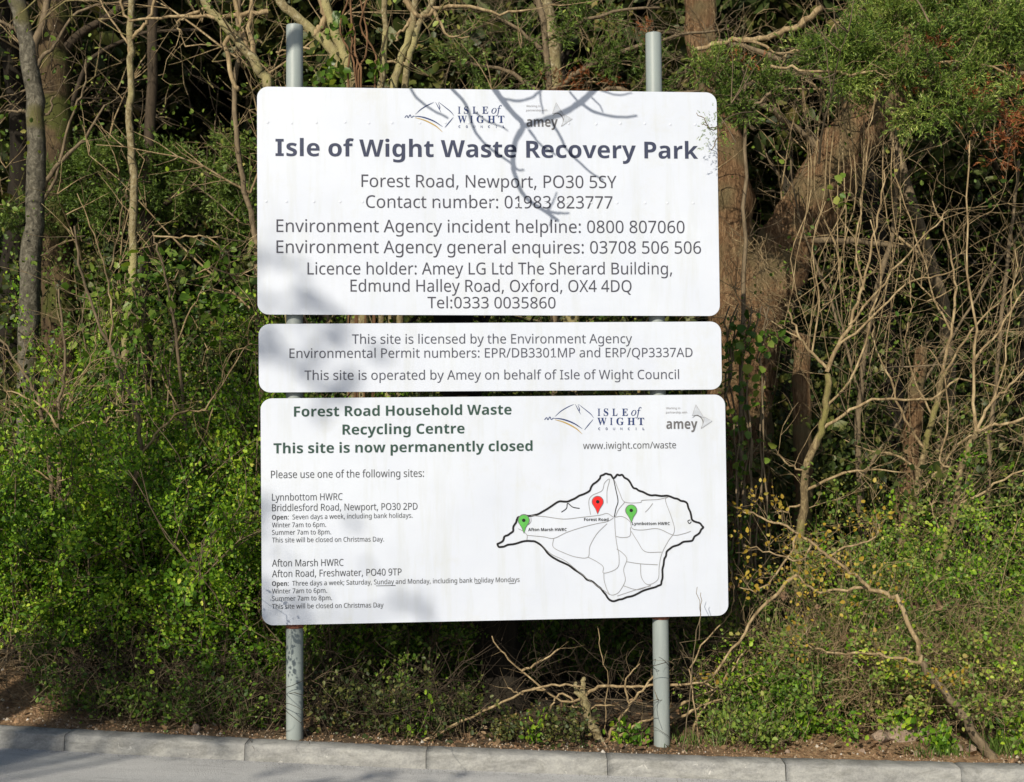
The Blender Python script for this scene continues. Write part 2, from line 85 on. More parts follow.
[1,97,406,[[142,-7,111,-4,84,6,60,22,43,44,32,73,28,109,33,145,46,174,69,196,101,212,142,222,192,226,256,228,256,244,254,262,249,276,241,287,229,294,215,299,199,300,181,299,164,297,146,292,129,287,112,281,95,273,62,341,83,351,105,359,128,365,152,370,177,373,203,374,248,371,286,360,316,342,338,317,351,285,355,244,355,0,285,0,266,50,263,50,247,32,231,17,214,7,194,-1,170,-5],[179,66,200,69,218,75,234,86,246,100,253,118,256,140,256,170,217,169,188,166,166,160,150,151,139,139,133,125,131,109,132,95,137,84,144,76,154,71,166,68]]],
[1,98,425,[[254,-7,229,-5,208,0,190,8,176,18,163,29,152,40,146,40,129,0,52,0,52,510,152,510,152,392,152,378,152,364,151,351,150,338,149,328,148,319,152,319,163,333,177,346,192,358,210,366,232,372,257,373,295,368,328,352,357,325,378,288,391,241,395,184,391,126,378,79,356,42,327,15,293,-1],[226,75,245,78,261,87,275,103,285,125,291,152,293,185,291,218,285,245,274,266,261,281,244,290,224,293,201,291,183,283,170,269,161,250,155,226,152,195,152,185,154,152,159,125,168,103,182,87,201,78]]],
[1,99,345,[[201,-7,151,-2,109,13,75,39,50,75,35,122,30,181,33,223,40,260,53,291,70,317,91,337,117,353,145,364,176,371,210,373,234,373,256,370,276,366,293,361,310,355,324,349,295,271,279,277,265,282,251,287,237,290,224,292,210,293,167,281,141,244,132,182,135,148,141,121,153,101,168,86,187,77,210,75,230,75,249,78,266,83,282,89,298,97,313,106,313,21,297,12,281,5,265,0,247,-4,226,-6]]],
[1,100,425,[[169,-7,130,-1,97,15,69,41,47,78,35,125,30,183,35,240,48,288,69,325,98,352,132,368,171,373,196,372,218,367,236,358,252,347,266,334,277,320,280,320,279,328,277,338,275,351,274,365,273,379,273,393,273,510,373,510,373,0,296,0,277,48,273,48,262,33,248,20,233,9,215,0,193,-5],[203,73,228,76,248,84,262,98,271,117,277,141,279,171,279,182,278,215,272,242,263,264,249,280,229,289,202,292,182,289,165,279,150,264,140,242,134,214,132,181,134,148,140,121,150,100,165,85,182,76]]],
[1,101,397,[[218,-7,183,-4,151,2,121,14,95,30,73,50,54,76,41,106,33,141,30,181,33,221,40,257,52,288,69,314,89,335,113,352,140,364,170,371,203,373,251,369,291,354,324,330,348,297,363,256,368,207,368,158,132,158,135,132,143,110,157,92,175,79,197,71,223,68,246,69,267,71,287,75,307,80,327,88,347,97,347,19,329,11,310,5,290,0,269,-4,245,-6],[134,225,274,225,272,246,266,265,257,280,243,293,226,300,204,302,186,300,170,294,156,283,145,269,138,249]]],
[1,102,260,[[69,0,69,291,13,291,13,340,69,367,69,394,70,423,76,447,84,466,96,482,111,494,129,503,150,509,173,513,198,514,217,513,235,512,252,509,266,506,279,502,290,498,265,425,257,427,248,429,240,431,230,433,220,434,209,435,196,433,186,429,178,422,173,413,170,402,169,390,169,367,255,367,255,291,169,291,169,0]]],
[1,103,425,[[189,-161,164,-161,140,-159,117,-156,95,-153,74,-147,52,-140,52,-60,98,-75,146,-85,195,-88,238,-79,264,-51,273,-5,273,3,273,10,273,18,274,26,274,34,275,41,275,48,273,48,259,30,244,16,228,6,209,-1,190,-5,169,-7,128,-1,94,16,67,43,46,81,34,127,30,183,34,238,47,285,68,323,96,351,131,368,171,373,213,367,249,350,277,320,280,320,288,367,373,367,373,-1,368,-49,352,-89,326,-120,291,-143,245,-157],[204,72,227,74,246,82,261,94,271,112,277,137,279,170,279,182,277,218,271,246,261,267,247,281,227,289,203,292,164,280,140,243,132,181,140,121,164,84]]],
[1,104,441,[[52,0,52,510,152,510,152,406,152,389,152,371,151,355,150,340,149,328,148,320,153,320,166,337,181,350,198,361,217,368,238,372,259,373,296,370,328,359,355,342,375,316,387,282,391,239,391,0,291,0,291,214,284,258,265,285,232,293,205,290,184,280,170,262,160,238,154,209,152,173,152,0]]],
[1,105,205,[[103,412,88,414,75,417,64,423,55,432,50,445,48,461,50,478,55,491,64,500,75,506,88,509,103,510,117,509,130,506,141,500,150,491,155,478,157,461,155,445,150,432,141,423,130,417,117,414],[52,0,52,367,152,367,152,0]]],
[1,106,205,[[103,412,88,414,75,417,64,423,55,432,50,445,48,461,50,478,55,491,64,500,75,506,88,509,103,510,117,509,130,506,141,500,150,491,155,478,157,461,155,445,150,432,141,423,130,417,117,414],[23,-161,11,-161,0,-160,-12,-159,-24,-157,-34,-155,-43,-153,-43,-75,-35,-76,-27,-78,-20,-79,-13,-80,-5,-80,4,-81,17,-79,28,-76,38,-69,46,-59,51,-44,52,-25,52,367,152,367,152,-40,151,-61,147,-82,140,-101,129,-118,116,-133,98,-145,77,-154,52,-159]]],
[1,107,416,[[52,0,52,510,152,510,152,282,152,268,152,254,151,241,150,227,148,213,147,199,148,199,155,209,162,218,169,228,177,237,184,247,192,255,295,367,408,367,262,208,416,0,301,0,195,148,152,114,152,0]]],
[1,108,205,[[52,0,52,510,152,510,152,0]]],
[1,109,660,[[52,0,52,367,129,367,142,320,148,320,160,337,176,350,194,361,213,368,234,372,255,373,280,372,303,368,323,360,340,350,355,336,366,320,375,320,387,337,403,350,421,361,442,368,462,372,483,373,521,370,553,359,577,342,595,316,606,282,609,239,609,0,509,0,509,214,503,258,485,285,454,293,430,290,411,281,398,265,388,244,383,217,381,184,381,0,281,0,281,214,275,258,256,285,226,293,201,290,182,280,168,262,159,238,154,209,152,173,152,0]]],
[1,110,441,[[52,0,52,367,129,367,142,320,148,320,161,337,177,350,196,361,217,368,238,372,261,373,297,370,329,359,355,342,375,316,387,282,391,239,391,0,291,0,291,214,289,238,285,258,277,274,265,285,250,291,232,293,204,290,184,280,169,262,160,238,154,209,152,173,152,0]]],
[1,111,416,[[207,-7,174,-4,144,3,116,15,91,32,70,54,53,80,40,111,33,145,30,184,36,240,51,287,78,324,114,352,157,368,209,373,242,371,272,364,300,351,325,334,346,313,363,287,375,257,383,223,385,184,380,128,364,81,337,43,302,15,258,-1],[208,74,232,77,251,86,266,102,276,123,281,151,283,184,281,217,276,244,266,266,251,281,232,290,208,293,184,290,164,281,150,266,140,244,134,217,132,184,134,151,140,123,150,102,164,86,184,77]]],
[1,112,425,[[52,-161,52,367,134,367,148,319,152,319,163,333,177,346,192,357,210,366,232,372,257,373,295,368,328,352,357,325,378,288,391,241,395,184,390,127,377,79,355,42,326,15,293,-1,254,-7,229,-5,208,0,191,8,176,18,163,29,152,40,147,40,150,22,152,4,152,-13,152,-161],[226,75,247,78,263,87,276,103,286,125,291,152,293,185,285,245,262,281,224,293,201,291,183,283,170,269,161,250,155,226,152,195,152,185,154,152,159,125,168,103,182,87,201,78]]],
[1,113,425,[[273,-161,273,-7,273,11,274,30,277,48,273,48,262,33,249,20,234,9,215,0,194,-5,169,-7,130,-1,97,15,69,41,47,78,34,125,30,183,35,240,48,288,69,325,98,352,132,368,171,373,196,372,218,367,236,358,252,347,265,334,277,320,279,320,288,367,373,367,373,-161],[204,72,229,75,248,83,262,96,271,115,277,140,279,170,279,182,278,215,272,242,263,264,249,280,229,289,203,292,181,289,163,279,150,264,140,242,134,214,132,181,140,121,164,84]]],
[1,114,305,[[52,0,52,367,128,367,143,305,148,305,160,323,175,339,192,353,212,364,234,371,257,373,262,373,268,373,275,373,281,372,286,372,291,371,283,277,280,278,275,278,270,279,264,280,259,280,254,280,237,279,221,276,205,271,190,264,178,254,167,242,159,227,154,208,152,187,152,0]]],
[1,115,334,[[152,-7,127,-6,106,-4,86,-2,68,2,49,8,31,15,31,97,51,89,72,82,95,75,117,70,137,67,155,66,173,67,187,70,197,75,204,82,208,89,210,98,209,104,207,110,204,115,200,120,193,126,183,132,169,138,152,147,130,156,109,166,90,175,74,185,60,195,49,207,41,220,35,235,31,252,30,271,35,303,48,328,70,348,99,362,134,371,175,373,198,373,219,370,240,367,261,361,283,354,304,345,274,273,256,280,239,286,223,292,207,296,190,299,174,300,149,297,135,289,130,275,130,270,132,264,135,260,140,255,148,250,157,244,170,238,186,231,206,223,226,214,244,206,261,196,275,187,286,175,296,162,303,147,307,129,308,109,304,75,291,46,269,23,238,7,199,-3]]],
[1,116,291,[[178,-7,157,-6,137,-2,119,4,103,13,90,25,78,41,70,61,65,86,63,115,63,291,15,291,15,334,71,367,99,445,163,445,163,367,266,367,266,291,163,291,163,115,165,102,169,92,175,84,184,78,195,74,207,73,218,74,229,75,239,77,249,79,260,82,270,85,270,10,258,6,245,2,230,-2,214,-4,196,-6]]],
[1,117,441,[[181,-7,144,-3,112,7,86,25,66,51,54,85,50,128,50,367,150,367,150,152,152,129,157,109,165,93,176,82,191,75,210,73,237,77,258,87,272,104,281,128,287,158,289,194,289,367,389,367,389,0,312,0,299,47,293,47,280,30,264,16,245,6,225,-1,203,-5]]],
[1,118,382,[[140,0,0,367,105,367,175,158,179,145,182,132,185,119,187,106,189,94,189,83,192,83,195,107,200,132,207,158,277,367,382,367,242,0]]],
[1,119,575,[[111,0,7,367,106,367,148,204,151,192,154,179,157,164,159,148,162,133,164,119,166,105,167,93,169,84,171,84,172,91,173,99,174,109,175,120,177,131,179,142,181,153,183,163,184,172,186,180,187,187,188,191,233,367,343,367,386,191,388,183,390,173,393,161,395,147,397,132,399,118,401,105,402,93,402,84,405,84,406,93,408,104,410,117,412,132,415,147,417,163,420,178,423,192,426,204,470,367,568,367,463,0,354,0,326,128,324,137,321,148,318,162,315,178,311,194,307,211,303,227,299,243,296,258,292,271,290,282,288,290,285,290,284,282,281,271,278,258,275,243,271,227,267,211,263,194,260,177,256,162,253,148,250,136,248,127,218,0]]],
[1,120,388,[[3,0,128,187,9,367,123,367,194,250,266,367,379,367,260,187,385,0,271,0,194,126,117,0]]],
[1,121,382,[[74,-161,63,-161,53,-160,45,-160,37,-158,29,-157,23,-156,23,-77,28,-77,34,-78,41,-79,48,-80,55,-80,62,-81,82,-78,99,-72,112,-61,124,-48,133,-32,140,-15,146,3,0,367,109,367,179,161,182,151,185,140,187,130,188,119,190,108,191,97,193,97,194,108,196,119,198,130,201,140,204,151,207,161,275,367,382,367,227,-47,211,-82,191,-110,166,-133,138,-148,107,-158]]],
[1,122,328,[[18,0,18,59,188,290,28,290,28,367,302,367,302,302,136,77,308,77,308,0]]],
[2,73,261,[[13,0,13,17,34,21,50,26,61,32,69,42,74,56,75,75,75,387,74,405,70,419,63,427,52,433,36,437,13,439,13,455,244,455,244,439,223,437,207,433,196,427,188,419,184,405,183,387,183,77,183,64,185,53,187,44,192,37,198,31,206,26,216,23,230,20,246,17,246,0]]],
[2,83,390,[[43,-11,43,158,62,158,75,113,91,77,111,50,136,30,164,19,197,15,220,17,241,24,257,36,269,51,276,69,279,89,273,117,255,140,225,160,163,191,127,210,99,231,77,253,62,276,53,302,50,332,52,358,57,381,67,403,80,421,96,437,115,449,136,459,160,464,185,466,199,466,213,464,229,461,246,458,264,453,282,448,286,447,289,446,291,446,294,445,297,445,300,445,310,447,317,454,320,466,339,466,339,319,322,319,315,343,305,365,293,385,280,402,265,417,248,429,231,438,213,443,194,445,173,443,155,437,140,426,128,413,122,398,120,380,121,364,127,349,137,336,151,325,168,314,189,303,253,273,279,260,300,247,317,233,331,219,342,204,350,188,355,171,358,153,359,133,357,106,350,80,339,58,323,38,304,21,281,8,254,-2,225,-8,192,-10,181,-10,170,-9,158,-8,147,-6,136,-3,126,1,115,4,106,7,98,9,92,11,88,12,85,12,78,12,73,10,69,7,66,3,64,-3,61,-11]]],
[2,76,426,[[15,0,15,17,36,20,52,24,62,32,69,43,73,59,75,81,75,379,73,399,69,414,62,425,51,432,36,436,16,439,16,455,250,455,250,439,233,438,219,436,208,434,199,430,193,424,188,416,185,407,183,394,182,379,182,83,182,68,183,56,185,47,188,40,193,35,200,31,208,29,220,28,234,28,264,29,291,33,315,40,335,49,354,63,370,80,384,100,397,125,409,154,427,154,402,0]]],
[2,69,442,[[14,0,14,17,35,18,51,22,62,30,70,41,74,57,75,78,75,369,74,394,69,413,62,425,51,433,36,437,16,439,16,455,399,455,399,320,383,320,375,357,361,386,340,406,312,420,276,428,232,430,219,430,208,429,200,428,194,426,189,422,186,417,184,410,183,400,183,388,183,246,193,246,221,248,243,256,259,269,272,288,281,313,288,345,304,345,304,118,287,118,284,143,280,164,273,181,264,195,254,206,241,213,225,218,207,221,185,222,183,222,183,67,184,53,187,42,192,35,201,31,213,28,230,28,261,29,289,32,313,39,335,48,354,60,371,75,386,94,399,116,411,143,430,143,402,0]]],
[2,87,611,[[171,-11,32,393,27,407,21,419,15,427,8,433,-2,437,-15,439,-15,455,181,455,181,439,168,438,157,435,150,432,145,427,141,420,140,410,141,400,144,387,148,373,223,153,301,353,286,399,281,413,274,423,267,429,258,434,245,437,229,439,229,455,439,455,439,439,413,436,398,427,393,412,394,405,396,397,399,386,474,166,541,369,545,384,548,397,549,406,547,417,544,425,538,430,529,434,518,437,503,439,503,455,624,455,624,439,612,435,602,429,594,421,588,410,581,396,575,379,446,-11,428,-11,316,309,190,-11]]],
[2,71,508,[[268,-10,222,-7,179,3,141,19,108,42,80,70,57,103,41,141,31,183,28,229,31,274,41,315,57,352,80,385,107,413,139,435,176,452,215,462,257,465,293,463,330,454,369,441,376,438,382,436,388,436,395,437,401,439,406,443,410,449,415,456,419,465,437,465,437,308,420,308,409,334,397,357,382,379,366,397,348,413,329,426,309,436,288,441,267,443,200,419,159,347,146,228,150,163,161,110,180,67,206,37,238,19,275,13,298,14,316,19,328,27,336,39,341,53,343,71,343,128,341,146,337,161,329,170,317,176,299,180,275,182,275,198,500,198,500,182,481,180,466,177,457,171,451,161,447,147,446,128,446,29,387,7,328,-6]]],
[2,72,523,[[15,0,15,17,36,20,52,24,62,32,69,43,73,59,75,81,75,379,73,398,69,413,62,424,51,431,36,436,16,439,16,455,242,455,242,439,227,437,214,435,204,432,197,428,191,422,187,415,184,406,183,394,182,379,182,251,342,251,342,379,341,394,340,406,337,415,334,422,328,428,320,432,310,435,298,437,282,439,282,455,507,455,507,439,486,436,471,431,461,424,454,414,451,399,449,379,449,81,451,60,455,44,461,33,471,25,487,20,507,17,507,0,282,0,282,17,303,20,318,24,329,31,336,41,340,58,342,81,342,221,182,221,182,81,183,59,187,43,194,32,205,24,221,20,242,17,242,0]]],
[2,84,423,[[92,0,92,17,114,19,130,23,142,31,150,42,154,59,156,81,156,433,149,433,116,430,88,420,65,403,47,380,35,352,29,318,11,318,11,455,410,455,410,317,394,317,375,382,333,420,269,433,263,433,263,81,265,58,269,41,276,30,288,23,305,19,328,17,328,0]]],
[2,67,468,[[257,-11,213,-7,174,3,137,20,105,43,78,71,56,104,39,142,29,184,26,228,30,273,39,314,56,351,79,384,106,412,139,435,176,452,216,462,259,465,292,463,328,454,367,440,374,437,381,436,388,435,402,439,413,449,419,465,437,465,437,308,420,308,403,347,381,380,356,407,328,427,298,439,265,443,198,419,157,347,144,226,159,114,203,46,278,24,305,26,331,33,358,45,383,61,407,81,428,106,447,89,395,33,332,0]]],
[2,79,525,[[261,-11,228,-9,198,-3,169,7,142,21,117,38,94,58,75,81,58,106,45,134,35,163,29,195,28,228,29,260,35,292,45,321,58,349,75,374,95,397,117,417,143,434,170,448,200,458,232,464,265,466,298,464,328,458,357,448,384,435,409,418,431,399,451,376,467,351,481,323,490,293,496,261,498,228,496,195,490,163,481,134,467,106,450,81,430,58,408,38,383,21,355,7,325,-3,294,-9],[265,12,328,36,367,108,379,228,376,293,365,346,348,389,324,419,294,437,260,443,196,419,158,347,145,228,149,163,159,109,177,67,201,37,230,18]]],
[2,85,492,[[248,-13,192,-8,147,6,114,29,91,61,78,103,73,155,73,379,72,398,68,413,61,424,50,431,35,436,15,439,15,455,240,455,240,439,225,437,213,435,202,432,195,428,189,422,185,415,183,406,181,394,181,379,181,140,183,104,191,74,203,51,221,35,245,25,275,22,340,37,379,83,392,159,392,378,391,398,387,413,379,423,368,431,351,436,328,439,328,455,474,455,474,439,456,435,442,429,433,421,427,411,424,396,422,378,422,181,418,118,403,69,380,32,346,7,302,-8]]],
[2,78,494,[[403,-11,107,350,107,79,108,57,112,42,119,31,129,24,145,20,167,17,167,0,18,0,18,17,33,18,45,20,54,23,61,27,67,33,71,41,74,51,75,64,76,79,76,388,56,412,43,427,36,433,31,435,25,437,18,439,18,455,156,455,391,169,391,377,390,392,389,404,386,414,382,421,376,427,369,431,359,435,346,437,331,439,331,455,480,455,480,439,459,436,443,432,433,425,427,414,423,398,422,377,422,-11]]],
[3,111,351,[[105,-8,75,-5,48,5,26,22,9,44,-1,71,-4,102,-2,128,4,153,14,178,27,203,43,226,61,247,82,267,104,284,128,298,152,308,177,314,201,316,234,313,261,303,283,286,300,264,310,237,314,206,312,184,307,161,299,138,288,115,275,94,260,73,243,54,224,37,203,23,171,6,139,-5],[113,11,131,14,149,21,166,32,182,47,197,65,211,85,224,108,234,131,243,155,249,180,253,204,255,226,248,267,229,291,197,299,176,295,154,285,132,268,112,244,94,216,78,183,66,149,58,115,56,83,57,62,62,44,71,30,82,20,96,13]]],
[3,102,199,[[-48,-153,-60,-152,-70,-148,-79,-142,-86,-135,-90,-126,-91,-116,-89,-100,-80,-90,-66,-87,-54,-89,-47,-96,-44,-108,-45,-112,-45,-116,-46,-119,-48,-122,-49,-125,-49,-127,-48,-131,-46,-133,-42,-134,-29,-131,-19,-123,-10,-108,-6,-98,-2,-87,2,-74,6,-60,10,-43,13,-25,71,283,7,283,12,304,75,304,83,340,96,384,113,420,135,449,160,470,187,483,216,487,232,485,247,481,259,473,268,463,274,452,275,439,272,422,261,412,243,408,229,411,221,420,218,435,218,437,219,439,219,441,220,443,220,445,221,447,222,450,223,452,224,455,223,459,221,462,219,465,215,467,211,468,206,469,182,459,163,431,148,383,132,304,210,304,207,283,128,283,101,150,90,97,78,49,67,7,56,-29,44,-60,33,-85,9,-123,-18,-146]]]]
import bpy, math, random
import numpy as np
from math import radians as R, sin, cos, pi
sc = bpy.context.scene
C = sc.collection

# ------------------------------------------------------------------ camera model (from measuring the sign)
F_PX = 1300.0
PITCH, ROLL, YAW, LEAN = R(1.166), R(-0.458), R(4.853), R(-1.058)
CAM_Z = 1.75
D0 = 7.0

def ray(px, py):
    a, b = px - 512.0, py - 391.0
    c, s = cos(ROLL), sin(ROLL)
    x, y = c * a + s * b, -s * a + c * b
    dx, dy, dz = x, F_PX, -y
    c, s = cos(PITCH), sin(PITCH)
    return np.array([dx, dy * c - dz * s, dy * s + dz * c])

def at(px, py, Y):
    """point in the world seen at a pixel of the photo at depth Y"""
    d = ray(px, py)
    t = Y / d[1]
    return np.array([d[0] * t, Y, CAM_Z + d[2] * t])

def sign_uv(px, py):
    """where the line of sight meets the sign plane, in the sign's own metres"""
    d = ray(px, py)
    e1 = np.array([cos(YAW), sin(YAW), 0.0])
    e2 = np.array([0.0, -sin(LEAN), cos(LEAN)])
    o = np.array([0.0, D0, 0.0])
    m = np.array([d, -e1, -e2]).T
    t, u, v = np.linalg.solve(m, o)
    return u, v

def sign_xyz(u, v, off=0.0):
    e1 = np.array([cos(YAW), sin(YAW), 0.0])
    e2 = np.array([0.0, -sin(LEAN), cos(LEAN)])
    n = np.cross(e1, e2)                  # towards -y, the viewer
    return np.array([0, D0, CAM_Z]) + u * e1 + v * e2 + off * n

SUN_AZ, SUN_EL = R(24), R(31)             # the sun stands behind the viewer, to the left
SUN = np.array([-sin(SUN_AZ) * cos(SUN_EL), -cos(SUN_AZ) * cos(SUN_EL), sin(SUN_EL)])

# ------------------------------------------------------------------ terrain
KY = 6.86                                  # back edge of the kerb
_kx = np.array([at(px, py, KY)[0] for px, py in ((-60, 721), (0, 725), (170, 734.5), (340, 742.5), (520, 750), (700, 756), (860, 760.5), (1024, 764), (1100, 765))])
_kz = np.array([at(px, py, KY)[2] for px, py in ((-60, 721), (0, 725), (170, 734.5), (340, 742.5), (520, 750), (700, 756), (860, 760.5), (1024, 764), (1100, 765))])
_kp = np.polyfit(_kx, _kz, 2)
def G(x):
    x = np.asarray(x, float)
    xc = np.clip(x, -3.6, 3.6)
    z = np.polyval(_kp, xc)
    sl = 2 * _kp[0] * xc + _kp[1]
    return z + sl * np.clip(x - xc, -20, 20)

def H(x, y):
    x = np.asarray(x, float); y = np.asarray(y, float)
    d = np.clip(y - KY, 0, None)
    z = G(x) - 0.012 + 0.035 * np.clip(d, 0, 5)
    z = z + 0.030 * np.sin(x * 2.3 + 1) * np.sin(y * 1.7) * np.clip(d, 0, 1) + 0.014 * np.sin(x * 9 + y * 5) * np.clip(d * 2, 0, 1)
    z = z + 0.20 * np.exp(-((x + 2.95) / 0.62) ** 2 - ((d - 0.62) / 0.42) ** 2)     # sandy heap left
    z = z + 0.06 * np.exp(-((x - 1.95) / 0.5) ** 2 - ((d - 0.45) / 0.25) ** 2)
    z = z + 0.42 * np.clip(d - 11.5, 0, 60)                                          # the bank behind the wood
    z = z + 0.25 * np.sin(x * .35) * np.clip((d - 8) * .1, 0, 1)
    return z

# ------------------------------------------------------------------ objects
def link(o, parent=None):
    C.objects.link(o)
    if parent is not None:
        o.parent = parent
    return o

def thing(name, label, cat, group=None, loc=(0, 0, 0)):
    o = bpy.data.objects.new(name, None)
    o.empty_display_size = 0.1
    o.location = loc
    link(o)
    return tag(o, label, cat, group)

def tag(o, label=None, cat=None, group=None, kind=None):
    if label: o['label'] = label
    if cat: o['category'] = cat
    if group: o['group'] = group
    if kind: o['kind'] = kind
    return o

def np_mesh(name, V, Fs, mat, parent=None, attr=None, smooth=False, uv=None):
    """V (n,3) world coords; Fs list of face arrays (m,k)"""
    me = bpy.data.meshes.new(name)
    V = np.asarray(V, float)
    if parent is not None:
        V = V - np.array(parent_loc(parent))
    me.vertices.add(len(V)); me.vertices.foreach_set('co', V.astype(np.float32).ravel())
    Fs = [np.asarray(f, np.int32) for f in Fs if len(f)]
    nl = sum(f.size for f in Fs); nf = sum(len(f) for f in Fs)
    me.loops.add(nl); me.loops.foreach_set('vertex_index', np.concatenate([f.ravel() for f in Fs]).astype(np.int32))
    tot = np.concatenate([np.full(len(f), f.shape[1], np.int32) for f in Fs])
    me.polygons.add(nf)
    me.polygons.foreach_set('loop_start', np.concatenate([[0], np.cumsum(tot)[:-1]]).astype(np.int32))
    me.polygons.foreach_set('loop_total', tot)
    if smooth:
        me.polygons.foreach_set('use_smooth', np.ones(nf, bool))
    if attr is not None:
        a = me.attributes.new('rnd', 'FLOAT', 'FACE'); a.data.foreach_set('value', np.asarray(attr, np.float32))
    me.materials.append(mat)
    me.update(calc_edges=True)
    o = bpy.data.objects.new(name, me)
    return link(o, parent)

def parent_loc(p):
    l = np.array(p.location)
    q = p.parent
    while q is not None:
        l = l + np.array(q.location); q = q.parent
    return l

def copy_tree(o, parent=None, **kw):
    c = o.copy(); C.objects.link(c); c.parent = parent
    for ch in [x for x in bpy.data.objects if x.parent == o]:
        copy_tree(ch, c)
    return c

# ------------------------------------------------------------------ materials
def M(name):
    m = bpy.data.materials.new(name); m.use_nodes = True
    nt = m.node_tree; b = nt.nodes['Principled BSDF']
    return m, nt, b

def node(nt, t, **kw):
    n = nt.nodes.new(t)
    for k, v in kw.items():
        if k == 'inp':
            for a, x in v.items(): n.inputs[a].default_value = x
        else: setattr(n, k, v)
    return n

def ramp(nt, src, stops, interp='LINEAR'):
    r = nt.nodes.new('ShaderNodeValToRGB'); r.color_ramp.interpolation = interp
    e = r.color_ramp.elements
    e[0].position, e[0].color = stops[0][0], (*stops[0][1], 1)
    e[1].position, e[1].color = stops[-1][0], (*stops[-1][1], 1)
    for p, c in stops[1:-1]:
        x = e.new(p); x.color = (*c, 1)
    nt.links.new(src, r.inputs[0]); return r.outputs[0]

def noise(nt, scale, detail=4, rough=.55, vec=None, dist=0.0):
    n = node(nt, 'ShaderNodeTexNoise', inp={'Scale': scale, 'Detail': detail, 'Roughness': rough, 'Distortion': dist})
    if vec is not None: nt.links.new(vec, n.inputs['Vector'])
    return n.outputs['Fac']

def geo_pos(nt, scale=(1, 1, 1)):
    g = node(nt, 'ShaderNodeNewGeometry')
    mp = node(nt, 'ShaderNodeMapping'); mp.inputs['Scale'].default_value = scale
    nt.links.new(g.outputs['Position'], mp.inputs['Vector'])
    return mp.outputs['Vector']

def mix(nt, fac, a, b, mode='MIX'):
    n = node(nt, 'ShaderNodeMix', data_type='RGBA', blend_type=mode)
    for s, i in ((fac, 0), (a, 6), (b, 7)):
        if hasattr(s, 'links'): nt.links.new(s, n.inputs[i])
        else: n.inputs[i].default_value = s if i == 0 else (*s, 1)
    return n.outputs[2]

def bump(nt, b, h, strength=.5, dist=.02):
    n = node(nt, 'ShaderNodeBump', inp={'Strength': strength, 'Distance': dist})
    nt.links.new(h, n.inputs['Height']); nt.links.new(n.outputs[0], b.inputs['Normal'])

def bark(name, c1, c2, c3=None, scale=14, stretch=.25, bstr=.8, moss=None):
    m, nt, b = M(name)
    v = geo_pos(nt, (1, 1, stretch))
    f = noise(nt, scale, 10, .72, v, .8)
    stops = [(.3, c1), (.62, c2)] if c3 is None else [(.28, c1), (.5, c2), (.68, c3)]
    col = ramp(nt, f, stops)
    f2 = noise(nt, 3.1, 3, .5, geo_pos(nt))
    if moss:
        fm = ramp(nt, f2, [(.5, (0, 0, 0)), (.62, (1, 1, 1))])
        col = mix(nt, fm, col, moss)
    nt.links.new(col, b.inputs['Base Color']); b.inputs['Roughness'].default_value = .9
    b.inputs['Specular IOR Level'].default_value = .2
    bump(nt, b, f, bstr, .02)
    return m

def leafmat(name, stops, trans=.35, rough=.5, patch=.5):
    """per-leaf tint from the face attribute, drifting over the plant"""
    m, nt, b = M(name)
    a = node(nt, 'ShaderNodeAttribute', attribute_name='rnd')
    n = noise(nt, 2.2, 3, .6, geo_pos(nt))
    mm = node(nt, 'ShaderNodeMath', operation='MULTIPLY_ADD'); nt.links.new(n, mm.inputs[0]); mm.inputs[1].default_value = patch * 2; 
    ad = node(nt, 'ShaderNodeMath', operation='MULTIPLY_ADD'); nt.links.new(a.outputs['Fac'], ad.inputs[0]); ad.inputs[1].default_value = 1 - patch * .6; ad.inputs[2].default_value = -patch * .7
    nt.links.new(ad.outputs[0], mm.inputs[2])
    col = ramp(nt, mm.outputs[0], stops)
    nt.links.new(col, b.inputs['Base Color']); b.inputs['Roughness'].default_value = rough
    b.inputs['Specular IOR Level'].default_value = .35
    t = node(nt, 'ShaderNodeBsdfTranslucent'); 
    c2 = mix(nt, 1.0, col, (1.25, 1.25, .5), 'MULTIPLY')
    nt.links.new(c2, t.inputs['Color'])
    ms = node(nt, 'ShaderNodeMixShader'); ms.inputs[0].default_value = trans
    nt.links.new(b.outputs[0], ms.inputs[1]); nt.links.new(t.outputs[0], ms.inputs[2])
    nt.links.new(ms.outputs[0], nt.nodes['Material Output'].inputs['Surface'])
    return m

MAT = {}
MAT['twig'] = bark('pale_twig_bark', (.07, .045, .022), (.30, .22, .12), (.54, .43, .25), scale=26, bstr=.4)
MAT['stem'] = bark('shrub_stem_bark', (.045, .034, .02), (.20, .15, .08), (.46, .37, .20), scale=38, stretch=.5, bstr=.8, moss=(.22, .20, .07))
MAT['twig2'] = bark('grey_twig_bark', (.055, .04, .026), (.24, .185, .115), scale=30, bstr=.3)
MAT['twigdark'] = bark('dark_twig_bark', (.02, .016, .012), (.08, .06, .04), scale=30, bstr=.3)
MAT['twigred'] = bark('russet_dead_twigs', (.06, .03, .015), (.22, .125, .065), scale=22, bstr=.3)
MAT['lichen'] = bark('lichened_bark', (.055, .045, .028), (.26, .21, .11), (.46, .42, .28), scale=34, stretch=.8, moss=(.36, .32, .15))
MAT['grey'] = bark('grey_lichen_bark', (.03, .028, .02), (.11, .10, .075), (.27, .25, .19), scale=30, stretch=.7, moss=(.13, .12, .05))
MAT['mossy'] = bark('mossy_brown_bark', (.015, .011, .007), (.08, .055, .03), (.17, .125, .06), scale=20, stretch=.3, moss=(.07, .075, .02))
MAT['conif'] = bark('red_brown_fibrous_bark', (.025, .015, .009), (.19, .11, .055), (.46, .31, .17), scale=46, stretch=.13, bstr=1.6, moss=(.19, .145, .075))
MAT['darkbark'] = bark('dark_bark', (.012, .010, .008), (.06, .05, .035), (.12, .10, .06), scale=14, stretch=.2)
